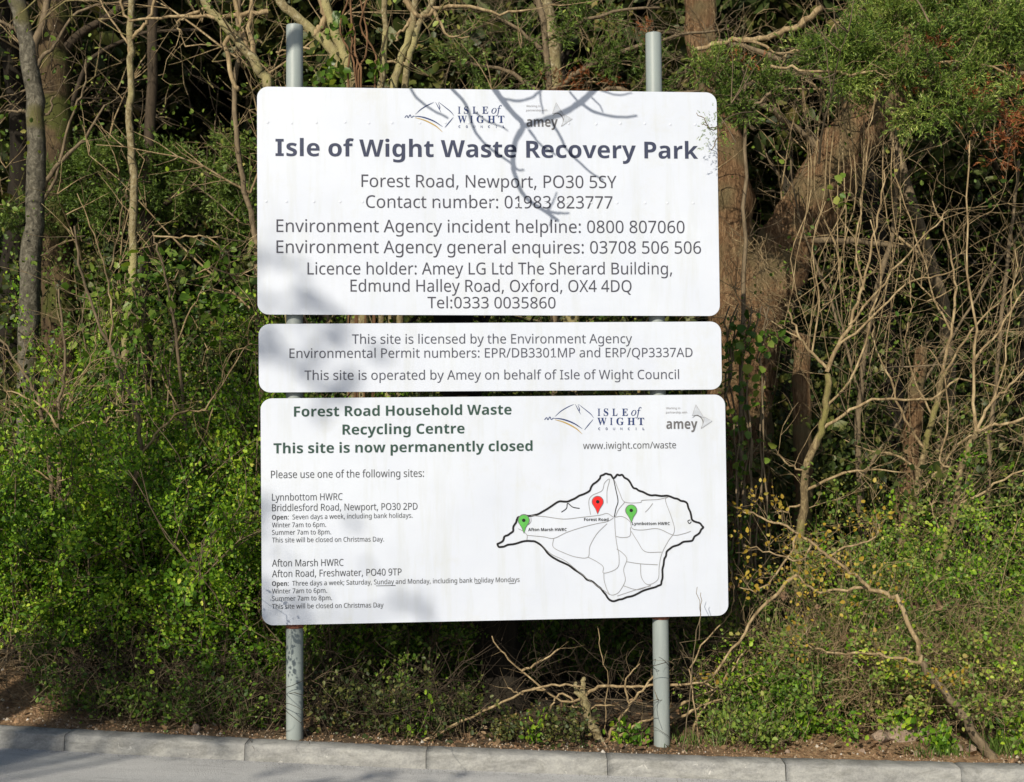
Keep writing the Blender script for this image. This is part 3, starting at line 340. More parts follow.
MAT['blackbark'] = bark('shaded_bark', (.008, .006, .005), (.03, .025, .018), scale=14, stretch=.2)
MAT['leaf_bright'] = leafmat('bright_spring_leaves', [(0, (.022, .05, .006)), (.3, (.06, .15, .009)), (.6, (.16, .32, .018)), (.85, (.40, .56, .04)), (1, (.62, .62, .12))])
MAT['leaf_mid'] = leafmat('mid_green_leaves', [(0, (.025, .05, .01)), (.5, (.07, .15, .016)), (1, (.30, .42, .06))])
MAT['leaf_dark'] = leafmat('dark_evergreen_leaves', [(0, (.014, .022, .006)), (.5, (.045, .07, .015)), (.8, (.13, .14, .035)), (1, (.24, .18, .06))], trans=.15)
MAT['leaf_ivy'] = leafmat('ivy_leaves', [(0, (.03, .07, .012)), (.45, (.09, .18, .02)), (.8, (.25, .34, .06)), (1, (.45, .45, .12))], rough=.35)
MAT['leaf_bramble'] = leafmat('bramble_leaves', [(0, (.04, .07, .016)), (.35, (.11, .20, .03)), (.72, (.27, .37, .065)), (.93, (.42, .38, .11)), (1, (.36, .18, .08))])
MAT['bud'] = leafmat('yellow_buds', [(0, (.22, .13, .02)), (.6, (.48, .33, .04)), (1, (.5, .45, .10))])
MAT['needle'] = leafmat('conifer_sprays', [(0, (.025, .05, .012)), (.38, (.09, .165, .026)), (.75, (.28, .39, .07)), (1, (.60, .64, .19))], trans=.2)
MAT['needle_dim'] = leafmat('soft_yew_sprays', [(0, (.03, .06, .012)), (.5, (.12, .20, .035)), (1, (.30, .40, .08))], trans=.2)
MAT['needle_dead'] = leafmat('dead_russet_sprays', [(0, (.10, .03, .012)), (.6, (.33, .11, .04)), (1, (.50, .24, .09))], trans=.2)
MAT['grass'] = leafmat('grass_blades', [(0, (.05, .09, .02)), (.6, (.13, .22, .04)), (1, (.30, .33, .10))])
MAT['deadleaf'] = leafmat('dead_leaves', [(0, (.07, .04, .025)), (.6, (.24, .15, .085)), (1, (.42, .30, .18))], trans=.15)

# ------------------------------------------------------------------ shape builders
def frames(P):
    T = np.gradient(P, axis=0); T /= (np.linalg.norm(T, axis=1)[:, None] + 1e-9)
    ref = np.array([0.31, 0.77, 0.55]) if abs(T[:, 1]).mean() < .8 else np.array([1.0, 0.1, 0.2])
    A = np.cross(T, ref); A /= (np.linalg.norm(A, axis=1)[:, None] + 1e-9)
    return T, A, np.cross(T, A)

class Tubes:
    def __init__(s): s.V = []; s.F = []; s.n = 0
    def add(s, P, rad, k=5, lump=0.0, rng=None):
        P = np.asarray(P, float); rad = np.asarray(rad, float)
        if rng is None and k <= 5 and P[:, 2].max() > .58 and P[:, 1].min() < 7.72 and P[:, 2].min() < 3.8:      # fine twigs do not grow through or in front of the sign
            if ((P[:, 2] > .58) & (P[:, 0] > -1.42) & (P[:, 0] < 1.2) & (P[:, 1] < 7.12 + .085 * P[:, 0])).any(): return
        if len(P) < 2: return
        T, A, B = frames(P)
        a = np.arange(k) * 2 * pi / k
        rr = np.repeat(rad[:, None], k, 1)
        if lump and rng is not None:
            rr = rr * (1 + lump * rng.standard_normal(rr.shape))
        V = P[:, None, :] + rr[..., None] * (np.cos(a)[None, :, None] * A[:, None, :] + np.sin(a)[None, :, None] * B[:, None, :])
        n = len(P)
        i = np.arange(n - 1)[:, None] * k; j = np.arange(k)[None, :]; j2 = (j + 1) % k
        F = np.stack([i + j, i + j2, i + k + j2, i + k + j], -1).reshape(-1, 4) + s.n
        s.V.append(V.reshape(-1, 3)); s.F.append(F); s.n += n * k
        # rounded cap at the far end
        s.V.append(P[-1:] + T[-1:] * rad[-1] * .6); 
        c = s.n; base = s.n - k
        s.caps = getattr(s, 'caps', [])
        s.caps.append(np.stack([base + np.arange(k), base + (np.arange(k) + 1) % k, np.full(k, c)], -1)); s.n += 1
    def build(s, name, mat, parent=None):
        if not s.V: return None
        return np_mesh(name, np.concatenate(s.V), [np.concatenate(s.F), np.concatenate(s.caps)], mat, parent, smooth=True)

def smooth_line(P, sub=4):
    """Catmull-Rom through control points"""
    P = np.asarray(P, float)
    if len(P) < 3: 
        t = np.linspace(0, 1, sub + 1)[:, None]; return P[0] * (1 - t) + P[-1] * t
    Q = np.vstack([2 * P[0] - P[1], P, 2 * P[-1] - P[-2]])
    out = []
    for i in range(1, len(Q) - 2):
        p0, p1, p2, p3 = Q[i - 1:i + 3]
        for t in np.arange(sub) / sub:
            out.append(.5 * ((2 * p1) + (-p0 + p2) * t + (2 * p0 - 5 * p1 + 4 * p2 - p3) * t * t + (-p0 + 3 * p1 - 3 * p2 + p3) * t ** 3))
    out.append(P[-1]); return np.array(out)

class Plant:
    """collects woody tubes and leaf anchors"""
    def __init__(s, seed):
        s.r = np.random.default_rng(seed); s.py = random.Random(seed)
        s.T = Tubes(); s.anch = []      # (point, direction)
    def limb(s, P, r0, r1, k=7, lump=.04, wig=0.0, sub=4):
        L = smooth_line(P, sub)
        if wig: 
            w = s.r.normal(0, wig, L.shape); w[0] = 0; L = L + w
        rad = np.linspace(r0, r1, len(L))
        s.T.add(L, rad, k, lump, s.r)
        return L, rad
    def pxlimb(s, pts, Y, r0, r1, k=7, lump=.05, wig=.004):
        """pts: list of (px,py[,Y]) ; radii in pixels of the photo"""
        P = [at(p[0], p[1], p[2] if len(p) > 2 else Y) for p in pts]
        return s.limb(P, r0 * Y / F_PX, r1 * Y / F_PX, k, lump, wig)
    def grow(s, p, d, L, rad, lvl, kids=4, wob=.18, up=.02, shrink=.6, ang=(25, 60), k=None, tipfrac=.35, seg=None):
        r = s.py
        n = seg or max(3, int(5 + lvl))
        st = L / n
        x, y, z = p; dx, dy, dz = d
        pts = [(x, y, z)]; dirs = []
        for i in range(n):
            dx += r.gauss(0, wob); dy += r.gauss(0, wob); dz += r.gauss(0, wob) + up
            m = math.sqrt(dx * dx + dy * dy + dz * dz) or 1; dx /= m; dy /= m; dz /= m
            x += dx * st; y += dy * st; z += dz * st
            pts.append((x, y, z)); dirs.append((dx, dy, dz))
        s.T.add(pts, np.linspace(rad, rad * tipfrac, n + 1), k or (3 if rad < .006 else 5))
        if lvl <= 0:
            for i in range(1, n + 1): s.anch.append((pts[i], dirs[i - 1]))
            return
        for c in range(kids):
            i = r.randint(1, n)
            a = R(r.uniform(*ang)); ax = dirs[i - 1]
            # random perpendicular
            q = (r.gauss(0, 1), r.gauss(0, 1), r.gauss(0, 1)); dt = sum(q[j] * ax[j] for j in range(3))
            q = [q[j] - dt * ax[j] for j in range(3)]; m = math.sqrt(sum(v * v for v in q)) or 1
            nd = [ax[j] * cos(a) + q[j] / m * sin(a) for j in range(3)]
            s.grow(pts[i], nd, L * shrink * r.uniform(.6, 1.15), max(rad * .6, .0016), lvl - 1, kids, wob, up, shrink, ang, tipfrac=tipfrac)
    def twigs_on(s, L, rad, n, length, tr, lvl=1, kids=3, wob=.14, up=.03, lo=.2, hi=1.0, ang=(25, 70), bias=(0, 0, 0)):
        """side twigs along a limb"""
        r = s.py
        for c in range(n):
            i = int(len(L) * r.uniform(lo, hi)); i = min(max(i, 1), len(L) - 1)
            t = L[i] - L[i - 1]; t = t / (np.linalg.norm(t) + 1e-9)
            q = np.array([r.gauss(0, 1), r.gauss(0, .7), r.gauss(0, 1)]); q -= q.dot(t) * t; q /= np.linalg.norm(q) + 1e-9
            a = R(r.uniform(*ang)); d = t * cos(a) + q * sin(a) + np.array(bias)
            s.grow(tuple(L[i]), tuple(d), length * r.uniform(.5, 1.2), tr, lvl, kids, wob, up)
    def build(s, name, mat, parent): return s.T.build(name, mat, parent)

def leaves(name, mat, parent, P, D, rng, L=.03, W=.018, jit=.02, face=(-.25, -.9, .6), rnd=None, Lv=.5, fold=.25, droop=0.0):
    """leaf faces: two quads each, folded along the midrib"""
    P = np.asarray(P, float); n = len(P)
    D = np.asarray(D, float) + rng.normal(0, .55, (n, 3)); D[:, 2] -= droop
    D /= np.linalg.norm(D, axis=1)[:, None] + 1e-9
    N = rng.normal(0, .8, (n, 3)) + np.array(face)
    S = np.cross(D, N); S /= np.linalg.norm(S, axis=1)[:, None] + 1e-9
    N = np.cross(S, D)
    l = L * (1 + Lv * rng.standard_normal(n)).clip(.4, 1.9)[:, None]; w = l * (W / L)
    b = P + rng.normal(0, jit, (n, 3))
    v = [b, b + D * l * .3 + S * w * .5 + N * w * fold * .5, b + D * l * .72 + S * w * .38 + N * w * fold * .4, b + D * l,
         b + D * l * .72 - S * w * .38 + N * w * fold * .4, b + D * l * .3 - S * w * .5 + N * w * fold * .5]
    V = np.stack(v, 1).reshape(-1, 3); i = np.arange(n)[:, None] * 6
    F = np.stack([np.concatenate([i, i + 1, i + 2, i + 3], 1), np.concatenate([i, i + 3, i + 4, i + 5], 1)], 1).reshape(-1, 4)
    rv = rng.random(n) if rnd is None else rnd
    return np_mesh(name, V, [F], mat, parent, attr=np.repeat(rv, 2))

def leafy(pl, name, mat, parent, per, L, W, rng=None, jit=.025, frac=1.0, clip=None, **kw):
    """leaves around a plant's twig anchors"""
    rng = rng or pl.r
    A = np.array([a[0] for a in pl.anch]); D = np.array([a[1] for a in pl.anch])
    if frac < 1:
        k = rng.random(len(A)) < frac; A, D = A[k], D[k]
    if clip is not None:
        k = clip(A); A, D = A[k], D[k]
    A = np.repeat(A, per, 0); D = np.repeat(D, per, 0)
    return leaves(name, mat, parent, A, D, rng, L, W, jit, **kw)

def blades(name, mat, parent, B, D, L, W, rng, bend=.25):
    """thin pointed needles or grass blades: one triangle pair each"""
    n = len(B); D = D / (np.linalg.norm(D, axis=1)[:, None] + 1e-9)
    S = np.cross(D, rng.normal(0, 1, (n, 3))); S /= np.linalg.norm(S, axis=1)[:, None] + 1e-9
    l = (L * (1 + .3 * rng.standard_normal(n))).clip(L * .3, None)[:, None]
    g = np.array([0, 0, -1.0]) * bend
    m = B + D * l * .55; t = B + D * l + g * l * .5
    V = np.stack([B - S * W * .4, B + S * W * .4, m + S * W * .5, t, m - S * W * .5], 1).reshape(-1, 3)
    i = np.arange(n)[:, None] * 5
    F = np.concatenate([i, i + 1, i + 2, i + 3, i + 4], 1)
    return np_mesh(name, V, [F], mat, parent, attr=rng.random(n))

def sprays(name, mat, parent, clumps, rng, dens=900, spray=.11, nl=.022, nw=.0042, per=16, up=.25, out=.6, wood=None):
    """conifer foliage: sprigs of short needles filling uneven clumps. clumps: (centre, (rx,ry,rz))"""
    B = []; D = []
    for c, rr in clumps:
        c = np.array(c); rr = np.array(rr)
        vol = rr[0] * rr[1] * rr[2] * 4.2
        n = int(dens * vol ** .67 * 3)
        # lumpy: sub-clusters
        k = max(4, int(n / 26))
        sub = rng.normal(0, .42, (k, 3)).clip(-.95, .95) * rr + c
        idx = rng.integers(0, k, n)
        p = sub[idx] + rng.normal(0, .034, (n, 3))
        d = (p - c) / rr * out + rng.normal(0, .45, (n, 3)) + np.array([0, -.15, up]); d /= np.linalg.norm(d, axis=1)[:, None]
        Ls = spray * rng.uniform(.5, 1.3, n)
        if wood is not None:
            for j in range(0, n, 3): wood.add([p[j] - d[j] * .03, p[j] + d[j] * Ls[j] * .8], [.0022, .001], 3)
        t = rng.random((n, per)); base = p[:, None, :] + d[:, None, :] * (Ls[:, None] * t)[..., None]
        nd = d[:, None, :] * .9 + rng.normal(0, .38, (n, per, 3)) + np.array([0, 0, -.15])
        B.append(base.reshape(-1, 3)); D.append(nd.reshape(-1, 3))
    B = np.concatenate(B); D = np.concatenate(D)
    return blades(name, mat, parent, B, D, nl, nw, rng, bend=.1)
# ------------------------------------------------------------------ ground, road, kerb
def grid_sheet(name, xs, ys, fz, mat, smooth=True):
    X, Y = np.meshgrid(xs, ys); Z = fz(X, Y)
    V = np.stack([X, Y, Z], -1).reshape(-1, 3); n = len(xs)
    i = np.arange(len(ys) - 1)[:, None] * n; j = np.arange(n - 1)[None, :]
    F = np.stack([i + j, i + j + 1, i + n + j + 1, i + n + j], -1).reshape(-1, 4)
    o = np_mesh(name, V, [F], mat, smooth=smooth)
    return tag(o, kind='structure')

m, nt, b = M('woodland_soil')
p = geo_pos(nt)
f1 = noise(nt, 2.2, 5, .6, p); f2 = noise(nt, 38, 6, .7, p); f3 = noise(nt, 9, 5, .6, p)
soil = ramp(nt, f2, [(.3, (.11, .06, .03)), (.5, (.33, .20, .10)), (.7, (.52, .37, .21))])
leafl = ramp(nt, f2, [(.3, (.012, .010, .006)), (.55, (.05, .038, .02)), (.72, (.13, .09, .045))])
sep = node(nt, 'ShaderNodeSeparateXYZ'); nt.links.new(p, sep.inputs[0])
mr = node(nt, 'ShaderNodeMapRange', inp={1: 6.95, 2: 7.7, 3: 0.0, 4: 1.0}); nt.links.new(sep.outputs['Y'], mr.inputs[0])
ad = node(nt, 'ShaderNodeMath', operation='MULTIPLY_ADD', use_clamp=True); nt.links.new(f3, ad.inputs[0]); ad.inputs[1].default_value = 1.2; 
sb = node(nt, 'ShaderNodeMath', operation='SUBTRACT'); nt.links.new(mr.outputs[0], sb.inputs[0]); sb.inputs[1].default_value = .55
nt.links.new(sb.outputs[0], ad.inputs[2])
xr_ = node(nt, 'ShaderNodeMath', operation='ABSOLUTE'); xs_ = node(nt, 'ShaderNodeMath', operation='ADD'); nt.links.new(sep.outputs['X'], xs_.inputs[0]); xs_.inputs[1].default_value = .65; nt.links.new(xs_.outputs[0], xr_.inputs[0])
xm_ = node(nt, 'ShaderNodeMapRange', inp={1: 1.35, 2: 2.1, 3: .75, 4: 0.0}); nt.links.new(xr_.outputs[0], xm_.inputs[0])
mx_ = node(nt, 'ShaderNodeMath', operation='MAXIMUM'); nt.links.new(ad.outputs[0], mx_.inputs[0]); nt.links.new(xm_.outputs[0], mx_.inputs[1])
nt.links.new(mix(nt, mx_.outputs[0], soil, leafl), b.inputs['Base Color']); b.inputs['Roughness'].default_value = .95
bump(nt, b, f2, .9, .03); MAT['soil'] = m

m, nt, b = M('worn_asphalt')
p = geo_pos(nt)
f1 = noise(nt, 140, 4, .7, p); f2 = noise(nt, 1.3, 4, .6, geo_pos(nt, (.5, 2.2, 1)))
base = ramp(nt, f1, [(.3, (.30, .31, .32)), (.5, (.45, .455, .46)), (.7, (.62, .62, .61))])
base = mix(nt, ramp(nt, f2, [(.35, (0, 0, 0)), (.7, (1, 1, 1))]), base, (.60, .60, .59))
nt.links.new(base, b.inputs['Base Color']); b.inputs['Roughness'].default_value = .9; base = mix(nt, ramp(nt, noise(nt, 420, 2, .5, p), [(.58, (0, 0, 0)), (.66, (.7, .7, .7))]), base, (.10, .10, .10))
base = mix(nt, ramp(nt, noise(nt, 5, 8, .8, geo_pos(nt, (.6, 1.5, 1)), 1), [(.5, (0, 0, 0)), (.7, (.45, .45, .45))]), base, (.22, .22, .22))
nt.links.new(base, b.inputs['Base Color']); bump(nt, b, f1, .8, .008); MAT['asphalt'] = m

m, nt, b = M('kerb_concrete')
p = geo_pos(nt)
f1 = noise(nt, 90, 5, .7, p); f2 = noise(nt, 7, 5, .65, geo_pos(nt, (1, 1, 2))); f3 = noise(nt, 11, 8, .75, geo_pos(nt, (1, 1, .8)), 1.5)
base = ramp(nt, f2, [(.3, (.22, .225, .23)), (.5, (.38, .385, .375)), (.7, (.54, .54, .51))])
base = mix(nt, .35, base, ramp(nt, f1, [(.3, (.07, .07, .065)), (.7, (.40, .385, .35))]))
base = mix(nt, ramp(nt, f3, [(.635, (0, 0, 0)), (.66, (.8, .8, .8))]), base, (.62, .61, .58))
nt.links.new(base, b.inputs['Base Color']); b.inputs['Roughness'].default_value = .9; base = mix(nt, ramp(nt, noise(nt, 4, 9, .8, geo_pos(nt, (1, 1, 2.5)), 1.2), [(.46, (0, 0, 0)), (.66, (.6, .6, .6))]), base, (.12, .12, .105))
nt.links.new(base, b.inputs['Base Color']); bump(nt, b, f1, .7, .008); MAT['kerb'] = m
m, nt, b = M('kerb_joint_dirt'); b.inputs['Base Color'].default_value = (.06, .05, .04, 1); MAT['joint'] = m

xs = np.unique(np.concatenate([np.linspace(-4.5, 4.5, 181), np.linspace(-18, 18, 73), [-400, -200, -100, -60, -35, -25, 25, 35, 60, 100, 200, 400]]))
ys = np.unique(np.concatenate([[KY - .02], np.linspace(KY, 9.5, 60), np.linspace(9.5, 30, 50), [35, 45, 60, 80, 90, 130, 250, 500]]))
grid_sheet('ground', xs, ys, lambda x, y: H(x, y), MAT['soil'])
ys = np.array([-400, -100, -40, -20, -10, -5, -2, 0, 2, 3.5, 4.5, 5.2, 5.8, 6.2, 6.5, KY - .12])
def roadz(x, y): return G(x) - .078 + .022 * np.clip(6.5 - y, 0, 3.2) - 0.0 * x
grid_sheet('road', xs, ys, roadz, MAT['asphalt'])

# kerb stones, one by one
def kx(px): return float(at(px, 752, KY - .13)[0])
joints = [kx(v) for v in (65, 245, 426, 607, 785, 960)]
st = joints[1] - joints[0]
edges = [joints[0] - st * k for k in (4, 3, 2, 1)] + joints + [joints[-1] + st * k for k in (1, 2, 3, 4)]
kl = {3: 'pale chipped kerb stone at the left edge of the photo beside the sandy heap', 4: 'kerb stone with flaking white marks, between the sandy heap and the left post',
      5: 'kerb stone standing in front of the left sign post', 6: 'kerb stone below the long dry stick, right of the left post one',
      7: 'kerb stone in front of the right sign post and the pruned stump', 8: 'kerb stone beside the grass tuft, just right of the right post',
      9: 'kerb stone at the right edge in front of the rubble heap'}
for i in range(len(edges) - 1):
    x0, x1 = edges[i] + .0012, edges[i + 1] - .0012
    rng = np.random.default_rng(i + 5)
    prof = [(KY - .004, -.25), (KY - .003, 0.0), (KY - .012, .006), (KY - .124, .006), (KY - .133, .001), (KY - .138, -.009), (KY - .150, -.09), (KY - .152, -.25)]
    n = 26; V = []
    jz = rng.normal(0, .0015); jy = rng.normal(0, .002)
    for k in range(n + 1):
        t = k / n; x = x0 + (x1 - x0) * t
        e = .002 if k in (0, n) else 0
        for q, (y, z) in enumerate(prof):
            w = rng.normal(0, .0012, 2) if 2 <= q <= 5 else (0, 0)
            V.append((x, y + jy + w[0] + (e if q > 3 else -e * 0), float(G(x)) + z + jz + w[1] - (e if 1 <= q <= 5 else 0)))
    pn = len(prof); a = np.arange(n)[:, None] * pn; bq = np.arange(pn - 1)[None, :]
    F = np.stack([a + bq, a + bq + 1, a + pn + bq + 1, a + pn + bq], -1).reshape(-1, 4)
    ends = np.array([list(range(pn)), [n * pn + v for v in range(pn)][::-1]])
    o = np_mesh('kerb_stone', V, [F, ends], MAT['kerb'])
    tag(o, kl.get(i, 'kerb stone further along the road, outside the photo'), 'kerb stone', 'kerb stones along the road edge')
# grit in the gutter
rng = np.random.default_rng(77)
n = 1500; x = rng.uniform(-4, 4, n); y = KY - .152 - np.abs(rng.normal(0, .05, n)); z = roadz(x, y) + .002
s = rng.uniform(.0012, .0042, n)
o4 = np.array([[1, 0, -.35], [-.5, .87, -.35], [-.5, -.87, -.35], [0, 0, .8]])
V = (np.stack([x, y, z], 1)[:, None, :] + o4[None] * s[:, None, None]).reshape(-1, 3); i = np.arange(n)[:, None] * 4
Fg = np.concatenate([i + np.array([[0, 1, 3]]), i + np.array([[1, 2, 3]]), i + np.array([[2, 0, 3]])])
tag(np_mesh('gutter_grit', V, [Fg], MAT['kerb']), 'loose sandy grit lying in the gutter along the kerb', 'grit', kind='stuff')

# crumbs and chips of soil and flint on the verge
n = 5200; x = rng.uniform(-4, 4, n); y = KY + .01 + np.abs(rng.normal(0, .22, n)); z = H(x, y) + .001
s = rng.uniform(.003, .011, n) * (1 + (rng.random(n) > .96) * 1.2)
V = (np.stack([x, y, z], 1)[:, None, :] + (o4[None] + rng.normal(0, .15, (n, 4, 3))) * s[:, None, None]).reshape(-1, 3); i = np.arange(n)[:, None] * 4
Fg = np.concatenate([i + np.array([[0, 1, 3]]), i + np.array([[1, 2, 3]]), i + np.array([[2, 0, 3]])])
m, nt, b = M('soil_crumbs'); g = node(nt, 'ShaderNodeNewGeometry')
nt.links.new(ramp(nt, g.outputs['Random Per Island'], [(0, (.14, .08, .04)), (.7, (.36, .22, .12)), (.93, (.55, .46, .34)), (1, (.7, .66, .6))]), b.inputs['Base Color']); b.inputs['Roughness'].default_value = .9
tag(np_mesh('soil_crumbs', V, [Fg], m), 'orange brown soil crumbs and flint chips scattered on the verge', 'soil', kind='stuff')

# ------------------------------------------------------------------ the sign
m, nt, b = M('white_sign_sheet')
p = geo_pos(nt); f1 = noise(nt, 1.7, 5, .6, p); f2 = noise(nt, 60, 4, .7, p); f3 = noise(nt, 16, 6, .65, geo_pos(nt, (1, 1, .10)))
c = ramp(nt, f1, [(.3, (.585, .635, .74)), (.7, (.645, .695, .79))])
c = mix(nt, ramp(nt, f2, [(.62, (0, 0, 0)), (.8, (.35, .35, .35))]), c, (.55, .56, .57))
c = mix(nt, ramp(nt, f3, [(.50, (0, 0, 0)), (.75, (.38, .38, .38))]), c, (.50, .53, .50))
f4 = noise(nt, 3.2, 8, .75, p)
c = mix(nt, ramp(nt, f4, [(.56, (0, 0, 0)), (.72, (.35, .35, .35))]), c, (.54, .56, .53))
nt.links.new(c, b.inputs['Base Color']); b.inputs['Roughness'].default_value = .45
bump(nt, b, noise(nt, 5, 3, .5, p), .12, .02); MAT['sign'] = m
def plain(name, col, rough=.6, spec=.3):
    m, nt, b = M(name)
    n = noise(nt, 55, 4, .7, geo_pos(nt)); c = ramp(nt, n, [(.3, tuple(v * .85 for v in col)), (.7, tuple(min(1, v * 1.15) for v in col))])
    nt.links.new(c, b.inputs['Base Color']); b.inputs['Roughness'].default_value = rough; b.inputs['Specular IOR Level'].default_value = spec
    return m
INK = {'head': plain('navy_grey_ink', (.040, .050, .095)), 'body': plain('grey_ink', (.060, .062, .085)), 'green': plain('dark_green_ink', (.030, .070, .058)),
       'p2': plain('slate_ink', (.075, .08, .11)), 'small': plain('dark_grey_ink', (.07, .075, .085)), 'black': plain('black_ink', (.012, .012, .014)), 'road': plain('grey_line_ink', (.25, .25, .26)),
       'navy': plain('navy_logo_ink', (.016, .038, .15)), 'gold': plain('gold_logo_ink', (.45, .30, .07)), 'pale': plain('pale_logo_grey', (.47, .51, .58)), 'mid': plain('mid_logo_grey', (.13, .13, .14)),
       'red': plain('red_pin', (.72, .02, .02)), 'pin': plain('green_pin', (.10, .42, .08)), 'tiny': plain('faint_logo_grey', (.32, .32, .34))}
# painted posts: pale blue-grey with streaks
m, nt, b = M('grey_painted_post')
f = noise(nt, 18, 5, .6, geo_pos(nt, (1, 1, .12))); f2 = noise(nt, 2.2, 3, .6, geo_pos(nt))
c = ramp(nt, f, [(.3, (.23, .27, .27)), (.7, (.33, .37, .36))]); c = mix(nt, ramp(nt, f2, [(.45, (0, 0, 0)), (.75, (.6, .6, .6))]), c, (.30, .36, .34))
c = mix(nt, ramp(nt, noise(nt, 40, 8, .75, geo_pos(nt, (1, 1, .35))), [(.55, (0, 0, 0)), (.8, (.25, .25, .25))]), c, (.17, .17, .15))
nt.links.new(c, b.inputs['Base Color']); b.inputs['Roughness'].default_value = .5; MAT['post'] = m
m, nt, b = M('reddish_shadow'); f = noise(nt, 70, 5, .6, geo_pos(nt)); nt.links.new(ramp(nt, f, [(.35, (.10, .03, .02)), (.65, (.32, .12, .06))]), b.inputs['Base Color']); b.inputs['Roughness'].default_value = .8; MAT['post_shade'] = m  # shadow under the lowest panel, painted as a reddish tone
m, nt, b = M('aluminium_rail'); b.inputs['Base Color'].default_value = (.3, .3, .3, 1); b.inputs['Metallic'].default_value = .8; b.inputs['Roughness'].default_value = .5; MAT['alu'] = m

GLY = {}
for g_style, g_code, g_adv, g_loops in GLYPHS:
    GLY['rbsi'[g_style] + chr(g_code)] = (g_adv / 1000, [[(v[i] / 1000, v[i + 1] / 1000) for i in range(0, len(v), 2)] for v in g_loops])
CAP = max(p_[1] for p_ in GLY['rH'][1][0])
def rect(x0, y0, x1, y1): return [(x0, y0), (x1, y0), (x1, y1), (x0, y1)]
# upright I and 1 with serifs, as on the sign
aI = .235
for kk, w, t, a in (('r', .052, .045, .235), ('b', .105, .075, .30)):
    c0 = a / 2; h = a * .36
    GLY[kk + 'I'] = (a, [[(c0 - h, 0), (c0 + h, 0), (c0 + h, t), (c0 + w / 2, t), (c0 + w / 2, CAP - t), (c0 + h, CAP - t), (c0 + h, CAP), (c0 - h, CAP), (c0 - h, CAP - t), (c0 - w / 2, CAP - t), (c0 - w / 2, t), (c0 - h, t)]])
g1 = GLY['r1']; GLY['r1'] = (g1[0], g1[1] + [rect(.07, -.0, .185, .042), rect(.2445, 0, .345, .042)])

def sheet_from_loops(name, loops, mat, parent):
    """loops in sign metres -> one flat filled mesh"""
    cu = bpy.data.curves.new(name, 'CURVE'); cu.dimensions = '2D'; cu.fill_mode = 'FRONT'
    for lp in loops:
        s = cu.splines.new('POLY'); s.points.add(len(lp) - 1)
        s.points.foreach_set('co', [v for q in lp for v in (q[0], q[1], 0, 1)]); s.use_cyclic_u = True
    o = bpy.data.objects.new(name, cu); C.objects.link(o)
    bpy.context.view_layer.update()
    dg = bpy.context.evaluated_depsgraph_get(); me = bpy.data.meshes.new_from_object(o.evaluated_get(dg))
    bpy.data.objects.remove(o); bpy.data.curves.remove(cu)
    me.name = name; me.materials.clear(); me.materials.append(mat)
    return me
OFF = [0.0]
ROOT_AT = sign_xyz(0, -1.77)
def place_on_sign(name, me, parent, off=None):
    """mesh drawn in (u,v) -> standing on the sign, 1 mm proud"""
    if off is None:
        OFF[0] += 1; off = .0022 + .00002 * (OFF[0] % 60)
    n = len(me.vertices); a = np.empty(n * 3, np.float32); me.vertices.foreach_get('co', a); a = a.reshape(-1, 3)
    e1 = np.array([cos(YAW), sin(YAW), 0.0]); e2 = np.array([0.0, -sin(LEAN), cos(LEAN)]); nn = np.cross(e1, e2)
    W_ = np.array([0, D0, CAM_Z]) + a[:, :1] * e1 + a[:, 1:2] * e2 + (a[:, 2:] + off) * nn - parent_loc(parent)
    me.vertices.foreach_set('co', W_.astype(np.float32).ravel()); me.update()
    o = bpy.data.objects.new(name, me); link(o, parent); return o

def text_loops(runs, xl, xr, bl, br, cap):
    """runs: [(style, text)]; fit between pixels xl..xr on the baseline, capital height in px"""
    u0, v0 = sign_uv(xl, bl); u1, v1 = sign_uv(xr, br)
    sc_ = cap * (D0 / F_PX) * .995 / CAP
    pen = 0; L = []; lo = 9; hi = -9
    for stl, t in runs:
        for ch in t:
            adv, cs = GLY.get(stl + ch) or GLY['r' + ch]
            for c_ in cs:
                q = [(x + pen, y) for x, y in c_]; L.append(q)
                lo = min(lo, min(x for x, _ in q)); hi = max(hi, max(x for x, _ in q))
            pen += adv
    kx_ = (u1 - u0) / (hi - lo); out = []
    for q in L:
        out.append([(u0 + (x - lo) * kx_, v0 + (v1 - v0) * (x - lo) / (hi - lo) + y * sc_) for x, y in q])
    return out
def stroke_loops(pts, w, closed=False, taper=False):
    """polyline in (u,v) -> outline polygons, one quad chain"""
    P = np.array(pts, float); n = len(P)
    T = np.gradient(P, axis=0) if not closed else np.roll(P, -1, 0) - np.roll(P, 1, 0)
    T /= np.linalg.norm(T, axis=1)[:, None] + 1e-9; N_ = np.stack([-T[:, 1], T[:, 0]], 1)
    ww = np.full(n, w / 2.0)
    if taper: ww = w / 2 * np.sin(np.linspace(.25, pi - .25, n))
    return P + N_ * ww[:, None], P - N_ * ww[:, None]
def stroke_mesh(name, lines, mat, w, closed=False, taper=False):
    V = []; F = []; n0 = 0
    for k, pts in enumerate(lines):
        A_, B_ = stroke_loops(pts, w, closed, taper); n = len(A_)
        V += [(x, y, k * 1e-5) for x, y in A_] + [(x, y, k * 1e-5) for x, y in B_]
        m_ = n if closed else n - 1
        for i in range(m_):
            j = (i + 1) % n; F.append((n0 + i, n0 + n + i, n0 + n + j, n0 + j))
        n0 += 2 * n
    me = bpy.data.meshes.new(name); me.from_pydata(V, [], F); me.materials.append(mat); return me
def smooth2(pts, sub=5, closed=False):
    P = [(*q, 0) for q in pts]
    if closed: P = P + [P[0]]
    L = smooth_line(P, sub)[:, :2]
    return L[:-1] if closed else L

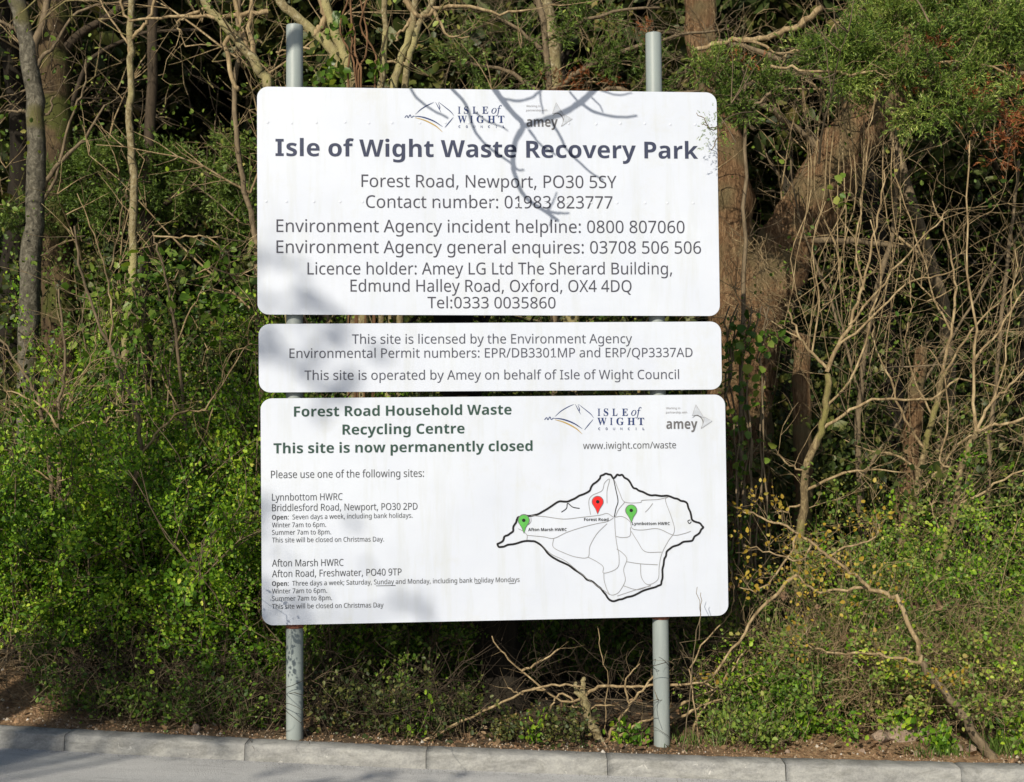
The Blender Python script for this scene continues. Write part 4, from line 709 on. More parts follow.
sign = thing('information_sign', 'tall white information sign of three rounded panels on two grey posts behind the kerb', 'sign', loc=tuple(ROOT_AT))
def rounded_panel(name, q, r_px, label):
    pts = [sign_uv(*c_) for c_ in q]
    r = r_px * D0 / F_PX; me = bpy.data.meshes.new(name)
    loop = []
    cen = np.mean(pts, axis=0)
    P = np.array(pts)
    for i in range(4):
        p0, p1, p2 = P[i - 1], P[i], P[(i + 1) % 4]
        a = (p0 - p1) / np.linalg.norm(p0 - p1); b_ = (p2 - p1) / np.linalg.norm(p2 - p1)
        cc = p1 + (a + b_) * r
        for t in np.linspace(0, pi / 2, 9):
            loop.append(cc - b_ * r * cos(t) - a * r * sin(t))
    n = len(loop)
    V = []; F = []
    rings = [(0, -.0035), (0, -.0002), (.0007, .0005)]          # inset, height
    for ins, h in rings:
        for q_ in loop:
            d = cen - q_; d = d / np.linalg.norm(d); q2 = q_ + d * ins; V.append((q2[0], q2[1], h))
    for k in range(len(rings) - 1):
        for i in range(n): F.append((k * n + i, k * n + (i + 1) % n, (k + 1) * n + (i + 1) % n, (k + 1) * n + i))
    F.append(tuple(range(2 * n, 3 * n))[::-1] if False else tuple(range(2 * n, 3 * n))); F.append(tuple(range(n))[::-1])
    me.from_pydata(V, [], F); me.materials.append(MAT['sign'])
    o = place_on_sign(name, me, sign, 0.0); o['label'] = label
    return o
Q1 = [(257, 86.5), (716.5, 92.5), (720, 316), (257.5, 314.5)]
Q2 = [(258.5, 324), (721, 321.5), (722, 389.5), (259, 392.5)]
Q3 = [(260.5, 398.5), (725, 394.5), (728.5, 615.5), (262, 625.5)]
pan = [rounded_panel('sign_panel', Q1, 11, 'large top panel headed Isle of Wight Waste Recovery Park'),
       rounded_panel('sign_panel', Q2, 11, 'shallow middle panel with environmental permit numbers'),
       rounded_panel('sign_panel', Q3, 11, 'large bottom panel with the closure notice and island map')]
TX = [
 (0, 'head', [('b', 'Isle of Wight Waste Recovery Park')], 275.5, 698, 156, 158.8, 17.2),
 (0, 'body', [('r', 'Forest Road, Newport, PO30 5SY')], 361.5, 616.5, 187, 188.2, 12.6),
 (0, 'body', [('r', 'Contact number: 01983 823777')], 366, 612.5, 207.8, 208.6, 12.6),
 (0, 'body', [('r', 'Environment Agency incident helpline: 0800 807060')], 276.5, 684.5, 232, 233.2, 12.6),
 (0, 'body', [('r', 'Environment Agency general enquires: 03708 506 506')], 276.5, 701, 253, 253.7, 12.6),
 (0, 'body', [('r', 'Licence holder: Amey LG Ltd The Sherard Building,')], 307.5, 672, 274.5, 274.4, 12.0),
 (0, 'body', [('r', 'Edmund Halley Road, Oxford, OX4 4DQ')], 350.5, 631.5, 291.6, 292, 12.0),
 (0, 'body', [('r', 'Tel:0333 0035860')], 427.5, 555.5, 308.2, 308.4, 11.4),
 (1, 'p2', [('r', 'This site is licensed by the Environment Agency')], 352, 632, 343.8, 343.2, 9.4),
 (1, 'p2', [('r', 'Environmental Permit numbers: EPR/DB3301MP and ERP/QP3337AD')], 289.5, 692.5, 358, 357, 9.4),
 (1, 'p2', [('r', 'This site is operated by Amey on behalf of Isle of Wight Council')], 304.5, 679, 380, 379, 9.4),
 (2, 'green', [('b', 'Forest Road Household Waste')], 294, 511.5, 416.6, 414.4, 10),
 (2, 'green', [('b', 'Recycling Centre')], 342.5, 464.5, 434.6, 433.3, 10),
 (2, 'green', [('b', 'This site is now permanently closed')], 273.5, 532.5, 453.4, 450.8, 10),
 (2, 'small', [('r', 'Please use one of the following sites:')], 271, 424, 478.2, 476.8, 7.4),
 (2, 'small', [('r', 'Lynnbottom HWRC')], 272, 342.5, 500.6, 500, 6.8),
 (2, 'small', [('r', 'Briddlesford Road, Newport, PO30 2PD')], 272, 417.5, 511.2, 509.6, 6.8),
 (2, 'small', [('b', 'Open:'), ('r', '  Seven days a week, including bank holidays.')], 272, 412.5, 519.6, 517.6, 4.7),
 (2, 'small', [('r', 'Winter 7am to 6pm.')], 272, 326, 527.4, 526.8, 4.7),
 (2, 'small', [('r', 'Summer 7am to 8pm.')], 272, 331, 534.8, 534.2, 4.7),
 (2, 'small', [('r', 'This site will be closed on Christmas Day.')], 272, 384, 542.4, 541.4, 4.7),
 (2, 'small', [('r', 'Afton Marsh HWRC')], 272, 343.5, 566.5, 565.8, 6.8),
 (2, 'small', [('r', 'Afton Road, Freshwater, PO40 9TP')], 272, 401.5, 577.2, 575.2, 6.8),
 (2, 'small', [('b', 'Open:'), ('r', '  Three days a week; Saturday, Sunday and Monday, including bank holiday Mondays')], 272, 519.5, 586, 581.8, 4.7),
 (2, 'small', [('r', 'Winter 7am to 6pm.')], 272, 327, 593.5, 592.6, 4.7),
 (2, 'small', [('r', 'Summer 7am to 8pm.')], 272, 332, 601, 600, 4.7),
 (2, 'small', [('r', 'This site will be closed on Christmas Day')], 272, 383.5, 608.8, 607.2, 4.7),
 (2, 'small', [('r', 'www.iwight.com/waste')], 583, 676, 449, 448.2, 6.8),
]
for k, ink, runs, xl, xr, bl, br, cap in TX:
    place_on_sign('text_line', sheet_from_loops('text_line', text_loops(runs, xl, xr, bl, br, cap), INK[ink], None), pan[k])
# underlines in the opening line
uv = lambda L: [sign_uv(*q) for q in L]
MM = D0 / F_PX
place_on_sign('underline', stroke_mesh('underline', [uv([(376, 585.8), (395.5, 585.4)]), uv([(475, 583.5), (481, 583.3)]), uv([(509, 583.6), (514, 583.4)])], INK['small'], .55 * MM), pan[2])

def logos(dx, dy, panel):
    S_ = lambda pts: [sign_uv(540 + x / 5.689 + dx, 395 + y / 5.689 + dy) for x, y in pts]
    T_ = lambda st_, t, xl, xr, b_, cap, ink, nm: place_on_sign(nm, sheet_from_loops(nm, text_loops([(st_, t)], 540 + xl / 5.689 + dx, 540 + xr / 5.689 + dx, 395 + b_ / 5.689 + dy, 395 + b_ / 5.689 + dy, cap), INK[ink], None), panel)
    nav = [smooth2(S_(l)) for l in ([(85, 122), (118, 92), (158, 68), (192, 53)], [(218, 52), (260, 85), (290, 110), (305, 130)],
                                    [(302, 138), (275, 170), (252, 198)], [(215, 55), (224, 80), (222, 95)], [(200, 52), (216, 82), (231, 110)])]
    place_on_sign('council_logo', stroke_mesh('council_logo', nav, INK['navy'], .75 * MM, taper=True), panel)
    place_on_sign('council_logo', stroke_mesh('council_logo', [smooth2(S_([(78, 132), (130, 138), (190, 160), (240, 192)]))], INK['navy'], 1.3 * MM, taper=True), panel)
    place_on_sign('council_logo', stroke_mesh('council_logo', [smooth2(S_([(84, 140), (140, 156), (200, 187), (240, 222)]))], INK['gold'], 1.2 * MM, taper=True), panel)
    place_on_sign('council_logo', stroke_mesh('council_logo', [smooth2(S_([(25, 141), (38, 128), (44, 141), (56, 124), (63, 139), (77, 130)]))], INK['navy'], .7 * MM), panel)
    T_('s', 'I', 328, 342, 118, 7.6, 'navy', 'council_logo'); T_('s', 'S', 362, 388, 118, 7.6, 'navy', 'council_logo'); T_('s', 'L', 411, 440, 118, 7.6, 'navy', 'council_logo'); T_('s', 'E', 466, 500, 118, 7.6, 'navy', 'council_logo')
    T_('i', 'of', 518, 577, 117, 8.6, 'navy', 'council_logo')
    for ch, a, b_ in (('W', 326, 378), ('I', 398, 412), ('G', 434, 476), ('H', 497, 540), ('T', 556, 592)): T_('s', ch, a, b_, 170, 7.6, 'navy', 'council_logo')
    for j, ch in enumerate('COUNCIL'): T_('b', ch, 331 + j * 42 + (3 if ch == 'I' else 0), (342 if ch != 'I' else 338) + j * 42, 199, 2.5, 'navy', 'council_logo')
    T_('b', 'amey', 718, 895, 192, 10.0, 'mid', 'contractor_logo')
    T_('r', 'Working in', 716, 796, 80, 2.0, 'tiny', 'contractor_logo'); T_('r', 'partnership with', 716, 836, 104, 2.0, 'tiny', 'contractor_logo')
    place_on_sign('contractor_logo', stroke_mesh('contractor_logo', [smooth2(S_([(866, 130), (885, 116), (908, 122), (924, 142), (926, 165), (915, 190)]))], INK['mid'], .9 * MM, taper=True), panel)
    for tri in ([(886, 55), (865, 118), (895, 112), (934, 132)], [(934, 124), (979, 148), (917, 190), (928, 160)]):
        loops = [S_(tri)]
        place_on_sign('contractor_logo', sheet_from_loops('contractor_logo', loops, INK['pale'], None), panel)
        place_on_sign('contractor_logo', stroke_mesh('contractor_logo', [S_(tri + [tri[0]])], INK['tiny'], .35 * MM), panel)
logos(0, 0, pan[2]); logos(-139.7, -302, pan[0])

# the island map
MP = lambda pts: [sign_uv(480 + x / 3.938, 455 + y / 3.938) for x, y in pts]
isle = [(68, 350), (75, 362), (95, 360), (120, 352), (150, 346), (185, 338), (215, 340), (240, 355), (265, 385), (290, 405), (330, 425), (370, 450), (400, 470), (420, 490), (445, 500), (475, 525), (495, 550), (510, 570), (530, 575), (560, 567), (600, 555), (640, 535), (690, 520), (712, 510), (718, 485), (718, 450), (725, 410), (735, 380), (760, 360), (800, 342), (835, 337), (845, 320), (865, 305), (879, 285), (865, 268), (835, 255), (828, 225), (815, 190), (790, 180), (765, 170), (735, 160), (690, 158), (660, 155), (625, 140), (605, 130), (595, 115), (580, 95), (560, 78), (540, 77), (525, 92), (515, 78), (495, 73), (475, 82), (465, 100), (445, 115), (432, 140), (405, 155), (375, 170), (345, 183), (315, 182), (290, 195), (260, 215), (230, 232), (190, 240), (165, 238), (150, 245), (142, 265), (132, 280), (130, 300), (110, 315), (95, 322), (90, 338)]
rj = random.Random(3)
iso = []
for k, q in enumerate(isle):
    nx = isle[(k + 1) % len(isle)]; iso.append(q); iso.append(((q[0] + nx[0]) / 2 + rj.uniform(-2.5, 2.5), (q[1] + nx[1]) / 2 + rj.uniform(-2.5, 2.5)))
place_on_sign('island_outline', stroke_mesh('island_outline', [smooth2(MP(iso), 3, True)], INK['black'], 2.0 * MM, closed=True), pan[2])
place_on_sign('river_line', stroke_mesh('river_line', [smooth2(MP([(525, 92), (533, 130), (543, 180), (535, 210), (528, 245)])), smooth2(MP([(320, 225), (340, 210), (345, 190), (365, 205), (392, 210)])), smooth2(MP([(828, 255), (818, 260), (824, 270), (832, 262)]))], INK['black'], .85 * MM), pan[2])
roads = [[(200, 238), (260, 243), (330, 252), (400, 245), (470, 237), (500, 230), (525, 245)], [(185, 316), (250, 322), (290, 328), (340, 305), (400, 285), (460, 270), (500, 262), (525, 248)],
 [(290, 328), (288, 362), (330, 385), (380, 402), (425, 402), (432, 360), (460, 310), (500, 270)], [(425, 402), (460, 420), (485, 440), (487, 465), (540, 445), (547, 400), (538, 350), (532, 300), (530, 248)],
 [(487, 465), (490, 500), (510, 548), (540, 545), (560, 520), (572, 490), (565, 450), (578, 410), (560, 385), (538, 370)], [(578, 420), (630, 428), (700, 432)],
 [(632, 428), (635, 480), (660, 510), (700, 490), (705, 440), (715, 390), (740, 340), (765, 300), (755, 250), (730, 180), (740, 165)], [(530, 245), (560, 242), (590, 262), (600, 290), (640, 295), (700, 290), (760, 315), (800, 310), (830, 300)],
 [(595, 300), (620, 340), (650, 380), (715, 382)], [(535, 320), (560, 325), (590, 318), (592, 285)], [(530, 100), (550, 150), (570, 185), (630, 187), (640, 178), (700, 175), (740, 165)], [(570, 185), (545, 215), (532, 245)],
 [(500, 190), (500, 140), (510, 95), (490, 110), (480, 140), (440, 160), (428, 185), (435, 235)], [(680, 190), (665, 210), (650, 225)], [(540, 555), (600, 535), (650, 520), (672, 515)], [(565, 515), (620, 530), (672, 512)],
 [(150, 290), (170, 300), (185, 316), (184, 335)], [(200, 245), (200, 262), (190, 275)], [(240, 350), (280, 390), (340, 420), (420, 485), (490, 535), (510, 550)]]
place_on_sign('road_lines', stroke_mesh('road_lines', [smooth2(MP(l)) for l in roads], INK['road'], .5 * MM), pan[2])
for (tx, ty), (hx, hy), ink in (((463, 232), (463, 184), 'red'), ((596, 266), (595, 218), 'pin'), ((173, 308), (172, 257), 'pin')):
    def pinloop(g):
        L = []
        r_ = 22 + g
        for a in np.linspace(R(205), R(-25), 22): L.append((hx + r_ * cos(a), hy - r_ * sin(a)))
        L += [(hx + 8 + g, hy + 28), (tx, ty + g * 1.5), (hx - 8 - g, hy + 28)]
        return MP(L)
    o = place_on_sign('map_pin', sheet_from_loops('map_pin', [pinloop(1.5)], INK['mid'], None), pan[2], .0030)
    o['label'] = {'red': 'red map pin above Forest Road', 'pin': 'green map pin at Lynnbottom' if hx > 400 else 'green map pin at Afton Marsh'}[ink]
    dot = [(hx + 7 * cos(a), hy + 7 * sin(a)) for a in np.linspace(0, 2 * pi, 14)[:-1]]
    place_on_sign('map_pin', sheet_from_loops('map_pin', [pinloop(-1.2)], INK[ink], None), pan[2], .0036)
    place_on_sign('map_pin', sheet_from_loops('map_pin', [MP(dot)], INK['black'], None), pan[2], .0042)
for t, xl, xr, b_ in (('Forest Road', 584, 608.4, 520.9), ('Lynnbottom HWRC', 632, 669.7, 525), ('Afton Marsh HWRC', 528.2, 566.6, 531)):
    place_on_sign('map_label', sheet_from_loops('map_label', text_loops([('b', t)], xl, xr, b_, b_, 3.0), INK['black'], None), pan[2])
# little raised dimples of the fixings behind the top and bottom sheets
def dimples(name, pts, parent, r=1.5):
    V = []; F = []; n0 = 0
    for (px, py) in pts:
        u, v = sign_uv(px, py); rr = r * MM
        for k in range(3):
            q = rr * (1, .7, .35)[k]; h = (0, .0012, .0020)[k]
            for a in range(8): V.append((u + q * cos(a * pi / 4), v + q * sin(a * pi / 4), h + .0008))
        for k in range(2):
            for a in range(8): F.append((n0 + k * 8 + a, n0 + k * 8 + (a + 1) % 8, n0 + (k + 1) * 8 + (a + 1) % 8, n0 + (k + 1) * 8 + a))
        F.append(tuple(n0 + 16 + a for a in range(8))); n0 += 24
    me = bpy.data.meshes.new(name); me.from_pydata(V, [], F); me.polygons.foreach_set('use_smooth', [True] * len(F)); me.materials.append(MAT['sign'])
    return place_on_sign(name, me, parent, 0.0)
rj = random.Random(9)
dimples('fixing_dimples', [(268 + 25.2 * k + rj.uniform(-2, 2), 122.5 + .1 * k + rj.uniform(-.6, .6)) for k in range(18)] + [(264 + 25.4 * k + rj.uniform(-3, 3), 201.5 + .1 * k) for k in range(18)] , pan[0])
# posts
def post(top, bot, d_px=16.4, label=''):
    u0, v0 = sign_uv(*top); u1, v1 = sign_uv(*bot)
    r = d_px / 2 * MM; T_ = Tubes(); off = -(r + .026)
    A_ = sign_xyz(u1, v1 - .35, off); B_ = sign_xyz(u0, v0, off)
    T_.add([A_, A_ + (B_ - A_) * .5, B_, B_ + (B_ - A_) * .0012, B_ + (B_ - A_) * .0014], [r, r, r, r * .97, r * .6], 36)
    o = T_.build('post', MAT['post'], sign); o['label'] = label
    return o
post((293.5, 22.5), (293.5, 739), 16.8, 'left grey steel post')
post((655.8, 30.8), (664.6, 749), 16.4, 'right grey steel post')
def rail(py, xl, xr, par):
    a = sign_uv(xl, py); b_ = sign_uv(xr, py + .8); h = .012
    V = []
    for u, v in (a, b_):
        for dv, o_ in ((-h, -.004), (h, -.004), (h, -.022), (-h, -.022)): V.append(sign_xyz(u, v + dv, o_))
    F = [(0, 1, 2, 3), (7, 6, 5, 4)] + [(i, i + 4, (i + 1) % 4 + 4, (i + 1) % 4) for i in range(4)]
    np_mesh('mounting_rail', V, [np.array(F)], MAT['alu'], par)
for py, par in ((122, pan[0]), (201, pan[0]), (280, pan[0]), (356, pan[1]), (430, pan[2]), (510, pan[2]), (585, pan[2])): rail(py, 275, 705, par)
# reddish bands standing in for the lowest panel's short shadow on the posts
for px, py, lab in ((293.8, 627.5, ''), (663.2, 618.5, '')):
    u, v = sign_uv(px, py); r = 8.4 * MM; T_ = Tubes(); off = -(r + .024)
    T_.add([sign_xyz(u, v - .011, off), sign_xyz(u, v - .010, off), sign_xyz(u, v + .02, off)], [r * 1.0, r * 1.05, r * 1.05], 30); T_.build('shadow_band', MAT['post_shade'], sign)
# ------------------------------------------------------------------ vegetation
def base_of(p): return (float(p[0]), float(p[1]), float(H(p[0], p[1])))

def shrub(name, label, cat, x, y, w, d, h, nst, seed, leaf=('leaf_bright', .03, .019, 5), wood='twig2', group=None, lvl=2, lean=(0, 0), leafz=0.0, rad=.009, kids=4, frac=1.0, wob=.16, extra=None):
    """many-stemmed bush; stems rise from the ground over a w x d footprint"""
    z = float(H(x, y)); t = thing(name, label, cat, group, (x, y, z))
    p = Plant(seed); r = p.py
    for i in range(nst):
        bx, by = x + r.uniform(-.5, .5) * w * .8, y + r.uniform(-.5, .5) * d * .8
        hh = h * r.uniform(.55, 1.0) * (1 - .35 * abs((bx - x) / (w * .5)) ** 2)
        dx = (bx - x) / w * .5 + r.gauss(0, .22) + lean[0]; dy = (by - y) / d * .4 + r.gauss(0, .2) + lean[1]
        p.grow((bx, by, float(H(bx, by)) - .03), (dx, dy, 1), hh, rad * r.uniform(.6, 1.2), lvl, kids, wob, .03, .5, (25, 70), seg=8)
    p.build('stems', MAT[wood], t)
    mat, L, W, per = leaf
    leafy(p, 'foliage', MAT[mat], t, per, L, W, frac=frac, clip=lambda A: (A[:, 2] > z + leafz) & ((A[:, 1] > 7.2) | (A[:, 2] < .55) | (A[:, 0] < -1.45)))
    if extra: extra(p, t)
    return t

def twig_tangle(name, label, x, y, w, d, h, n, seed, wood='twigdark', rad=.0035, L=.6, group=None):
    z = float(H(x, y)); t = thing(name, label, 'brushwood', group, (x, y, z)); p = Plant(seed); r = p.py
    for i in range(n):
        bx, by = x + r.uniform(-.5, .5) * w, y + r.uniform(-.5, .5) * d
        p.grow((bx, by, float(H(bx, by)) + r.uniform(-.02, h * .6)), (r.gauss(0, .8), r.gauss(0, .4), r.uniform(.1, 1)), L * r.uniform(.5, 1.3), rad * r.uniform(.6, 1.3), 1, 3, .28, .0, .55, (25, 80), seg=8)
    p.build('dead_twigs', MAT[wood], t)
    return t

# ---- left hedge: bright leafy bushes ----
HG = 'leafy green bushes of the left hedge'
specs = [  # px centre, Y, width m, height m, label
 (20, 7.75, .95, 1.35, 'leafy green bush at the left edge behind the sandy heap'),
 (105, 8.0, 1.0, 1.55, 'leafy green bush behind the sandy heap, second from the left edge'),
 (185, 7.8, .8, 1.55, 'tall bright green bush midway between the left edge and the sign'),
 (236, 7.85, .5, 1.7, 'bright sunlit bush touching the left edge of the lower sign panel'),
 (60, 8.7, 1.2, 1.95, 'taller green bush in the second row near the left edge'),
 (160, 8.8, 1.2, 2.15, 'second row green bush under the yellow barked sapling'),
 (235, 8.6, 1.0, 2.1, 'second row green bush left of the middle sign panel')]
for i, (px, Y, w, h, lab) in enumerate(specs):
    x = float(at(px, 600, Y)[0])
    back = i >= 4
    shrub('green_bush', lab, 'bush', x, Y, w, .7, h, 34 if not back else 26, 100 + i, ('leaf_bright', .019 if not back else .022, .0125, 13), group=HG, leafz=.16 if not back else .3, frac=.95)
# dark twiggy base in front of the hedge
for i, (px, w) in enumerate(((45, 1.0), (150, 1.1), (245, .9))):
    x = float(at(px, 700, 7.2)[0])
    twig_tangle('brush_tangle', ('dark tangle of bare twigs along the foot of the hedge by the sandy heap', 'dark tangle of bare twigs under the tall bright bush left of the sign', 'dark tangle of bare twigs around the foot of the left post')[i], x, 7.22, w, .42, .4, 120, 300 + i, 'twig2' if i != 1 else 'twigdark', L=.42, rad=.0024)
# a few low sprouts
def sprout(label, px, Y, h, seed, mat='leaf_bright', n=6, L=.026):
    x = float(at(px, 700, Y)[0]); z = float(H(x, Y)); t = thing('leafy_sprout', label, 'plant', None, (x, Y, z)); p = Plant(seed)
    for i in range(n): p.grow((x + p.py.uniform(-.06, .06), Y + p.py.uniform(-.05, .05), z - .01), (p.py.gauss(0, .25), p.py.gauss(0, .2), 1), h * p.py.uniform(.6, 1), .0035, 0, 0, .12, .03, seg=7)
    p.build('stems', MAT['twig2'], t); leafy(p, 'foliage', MAT[mat], t, 4, L, L * .6)
sprout('small pale green sprout growing up left of the long dry stick', 409, 7.05, .28, 41, n=3, L=.024)
for i, (px, w, hh, mt_, lab) in enumerate(((95, .7, .28, 'leaf_mid', 'low dark plants at the foot of the hedge just right of the sandy heap'), (160, .8, .34, 'leaf_mid', 'low dark plants at the foot of the hedge by the lone brown stone'), (222, .6, .34, 'leaf_mid', 'low dark plants left of the left post'), (362, .55, .4, 'leaf_dark', 'low dark plants right of the left post'), (430, .6, .35, 'leaf_dark', 'low dark plants around the lower end of the dry stick'), (540, .6, .22, 'leaf_dark', 'low dark plants left of the pruned stump'), (745, .45, .3, 'leaf_bramble', 'low plants right of the right post'))):
    shrub('low_plant', lab, 'plant', float(at(px, 730, 7.1)[0]), 7.1, w, .26, hh, 55, 400 + i, (mt_, .018, .012, 3), wood='twigdark' if i % 2 else 'twig2', rad=.003, kids=3, lvl=1, frac=.55, wob=.2)
sprout('leafy sprout at the foot of the hedge right of the sandy heap', 47, 7.3, .32, 42, n=8)
sprout('little green sprout behind the kerb left of the pruned stump', 543, 7.05, .2, 43, n=3)
sprout('leafy green sprout right of the pruned stump', 632, 7.12, .16, 44, n=4)

# ---- behind the lower sign, between the posts ----
shrub('dark_bush', 'dark leafy bush standing between the left post and the dark trunk', 'bush', float(at(372, 680, 7.8)[0]), 7.8, .7, .6, 1.1, 34, 121, ('leaf_mid', .019, .013, 7), frac=.6)
shrub('dark_bush', 'shaded bush close behind the left post with bright leaf edges', 'bush', float(at(310, 680, 7.9)[0]), 7.9, .6, .6, 1.3, 20, 122, ('leaf_bright', .019, .013, 10), frac=.8)
shrub('dark_bush', 'low shaded bush behind the pruned stump', 'bush', float(at(575, 680, 8.3)[0]), 8.3, 1.0, .7, 1.0, 24, 123, ('leaf_mid', .028, .018, 4), frac=.6)
shrub('dark_bush', 'shaded bush behind the right post', 'bush', float(at(690, 680, 8.4)[0]), 8.4, 1.1, .7, 1.25, 24, 124, ('leaf_mid', .028, .018, 4), frac=.6)
shrub('dark_bush', 'low green bush at the foot of the dark trunk', 'bush', float(at(450, 700, 7.9)[0]), 7.9, .5, .4, .7, 14, 125, ('leaf_bright', .022, .014, 4), frac=.5)
twig_tangle('brush_tangle', 'tangle of thin dead stems between the dark trunk and the right post', float(at(600, 690, 7.5)[0]), 7.4, 1.5, .5, .5, 55, 310, 'twigdark', L=.7)
twig_tangle('brush_tangle', 'tangle of thin dead stems between the left post and the dark trunk', float(at(380, 690, 7.35)[0]), 7.2, 1.3, .35, .36, 110, 311, 'twigdark', L=.6)
twig_tangle('brush_tangle', 'tangle of grey stems right of the right post', float(at(710, 680, 7.6)[0]), 7.6, .8, .5, .7, 40, 312, 'twig2', L=.7)

# dark trunk under the sign
p = Plant(50); Y = 7.72
base = at(508, 722, Y); t = thing('dark_trunk_tree', 'dark thick trunk seen below the sign right of the left post', 'tree', loc=base_of(base))
p.pxlimb([(512, 735), (508, 700), (500, 660), (493, 615), (487, 540), (470, 440), (455, 340), (440, 240)], Y, 24, 17, 14, .07)
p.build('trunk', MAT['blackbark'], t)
p2 = Plant(51)
for q in range(9):
    s_ = at(440 + 5 * q, 250 + 12 * q, Y); p2.grow(tuple(s_), (p2.py.gauss(0, .6), p2.py.gauss(0, .4) + .3, .8), 1.0, .02, 2, 4, .2, .03)
p2.build('branches', MAT['twigdark'], t)

# pruned stump
p = Plant(52); Y = 7.12
t = thing('pruned_stump', 'pruned stump sprouting long bare branches, left of the right post', 'stump', loc=base_of(at(600, 742, Y)))
p.pxlimb([(603, 746), (594, 730), (588, 714), (584, 700), (583, 692)], Y, 4.6, 3.6, 9, .1)
p.pxlimb([(583, 696), (582, 686), (585, 678)], Y, 3.4, 2.2, 7, .1)
p.pxlimb([(582, 697), (577, 690), (575, 683)], Y, 2.6, 1.8, 7, .1)
p.build('trunk', MAT['lichen'], t)
p = Plant(53)
for pts, r0, r1 in (([(585, 697), (592, 690), (607, 686), (632, 686), (656, 685.5)], 1.9, 1.2), ([(656, 685), (690, 684), (712, 680)], 1.6, .8), ([(605, 744), (616, 724), (630, 704), (646, 686), (659, 668)], 1.8, .9),
                    ([(630, 704), (625, 690), (628, 676), (640, 664)], 1.2, .6), ([(583, 697), (566, 702), (546, 690), (522, 671), (505, 655), (490, 636)], 1.3, .6), ([(522, 671), (540, 662), (560, 649)], 1.4, .7),
                    ([(573, 700), (560, 694), (552, 706), (544, 720)], 1.2, .7), ([(588, 712), (596, 706), (615, 706)], 1.1, .7), ([(590, 716), (580, 708), (571, 706)], 1.1, .6),
                    ([(607, 744), (606, 712), (608, 680), (601, 650), (598, 625)], .6, .35), ([(610, 744), (625, 733), (640, 722), (654, 718)], 1.6, 1.0),
                    ([(546, 690), (530, 690), (520, 694), (508, 688)], 1.2, .7)):
    L, rr = p.pxlimb(pts, Y, r0, r1, 6, .08)
    p.twigs_on(L, rr, 3, .14, .0014, 0, 0)
p.build('branches', MAT['twig'], t)
p = Plant(54); t = thing('fallen_stick', 'long pale dry stick leaning up from the kerb to the pruned stump', 'stick', loc=tuple(at(417, 744, 7.05)))
L, rr = p.pxlimb([(415, 746, 7.02), (440, 733, 7.02), (462, 722), (504, 701), (541, 687), (560, 685), (583, 687)], 7.06, 1.5, 1.0, 7, .1)
p.twigs_on(L, rr, 4, .1, .002, 0, 0); p.build('stick', MAT['twig'], t)
p = Plant(55); t = thing('dead_branch', 'broken dead branches sticking out to the right of the right post', 'branch', loc=base_of(at(690, 740, 7.3)))
for pts in ([(668, 712), (690, 700), (715, 690), (727, 676), (745, 650)], [(668, 724), (690, 712), (706, 704), (722, 700)], [(714, 690), (706, 684), (700, 688)], [(690, 745), (697, 720), (715, 690)]):
    L, rr = p.pxlimb(pts, 7.3, 1.7, .9, 6, .1); p.twigs_on(L, rr, 3, .15, .002, 0, 0)
p.build('dead_twigs', MAT['twig'], t)

# ---- left trees ----
def traced_tree(name, label, cat, Y, limbs, mat, seed, twigs=(0, .5, .004, 1), tw_mat='twig', group=None, leaf=None, base=None, trunk_n=1, kids=3, up=.03, tname='trunk', bname='branches', wig=.006, lo=.2):
    """limbs: [(pts, r0, r1)]; the first trunk_n are the trunk, the rest branches"""
    b0 = base or limbs[0][0][0]
    bp = at(b0[0], b0[1], Y)
    t = thing(name, label, cat, group, base_of(bp)); p = Plant(seed); done = []
    for i, (pts, r0, r1) in enumerate(limbs[:trunk_n]): done.append(p.pxlimb(pts, Y, r0, r1, 10 if r0 > 6 else 7, .06, wig))
    p.build(tname, MAT[mat], t)
    q = Plant(seed + 1000)
    th = .75 if name in ('bare_shrub', 'bare_sapling') else 1
    for i, (pts, r0, r1) in enumerate(limbs[trunk_n:]): r0, r1 = r0 * th, r1 * th; done.append(q.pxlimb(pts, Y, r0, r1, 7, .06, wig))
    n, ln, tr, lv = twigs
    if n:
        tot = sum(len(d[0]) for d in done)
        for L, rr in done: q.twigs_on(L, rr, max(1, int(n * len(L) / tot)), ln, tr, lv, kids, .15, up, lo=lo)
    if q.T.V: q.build(bname, MAT[tw_mat], t)
    if leaf: leafy(q, 'foliage', MAT[leaf[0]], t, leaf[3], leaf[1], leaf[2], frac=leaf[4] if len(leaf) > 4 else 1)
    return t, q

traced_tree('lichened_tree', 'grey lichened trunk leaning down from the top left corner', 'tree', 9.6,
  [([(27, 660), (26, 500), (27, 400), (28, 330), (31, 260), (36, 190), (37, 140), (34, 90), (27, 45), (16, 0), (2, -50)], 11, 8),
   ([(37, 130), (33, 90), (35, 50), (44, 20), (52, -15), (60, -50)], 5, 3), ([(36, 205), (50, 175), (66, 156), (84, 138), (104, 104)], 3, 1), ([(34, 215), (56, 178), (70, 120), (84, 88), (86, 60)], 1.8, .8),
   ([(28, 42), (14, 28), (4, 24), (-12, 10)], 2.4, 1.2), ([(30, 112), (18, 112), (8, 110)], 2, .8), ([(40, 112), (50, 113), (51, 97)], 1.6, .9), ([(30, 75), (45, 55), (58, 40), (78, 12), (120, 2)], 2.5, 1)],
  'grey', 60, (26, .5, .004, 1), 'twig2')
traced_tree('mossy_tree', 'thick mossy brown trunk right behind the grey lichened trunk at top left', 'tree', 11.2,
  [([(62, 600), (60, 400), (58, 260), (56, 140), (54, 60), (52, 0), (50, -80)], 18, 15), ([(60, 60), (80, 34), (120, 10), (160, -20)], 5, 3), ([(58, 130), (74, 100), (90, 60), (140, 34), (200, 30)], 3, 1.5)],
  'mossy', 62, (26, .9, .006, 2), 'twigdark')
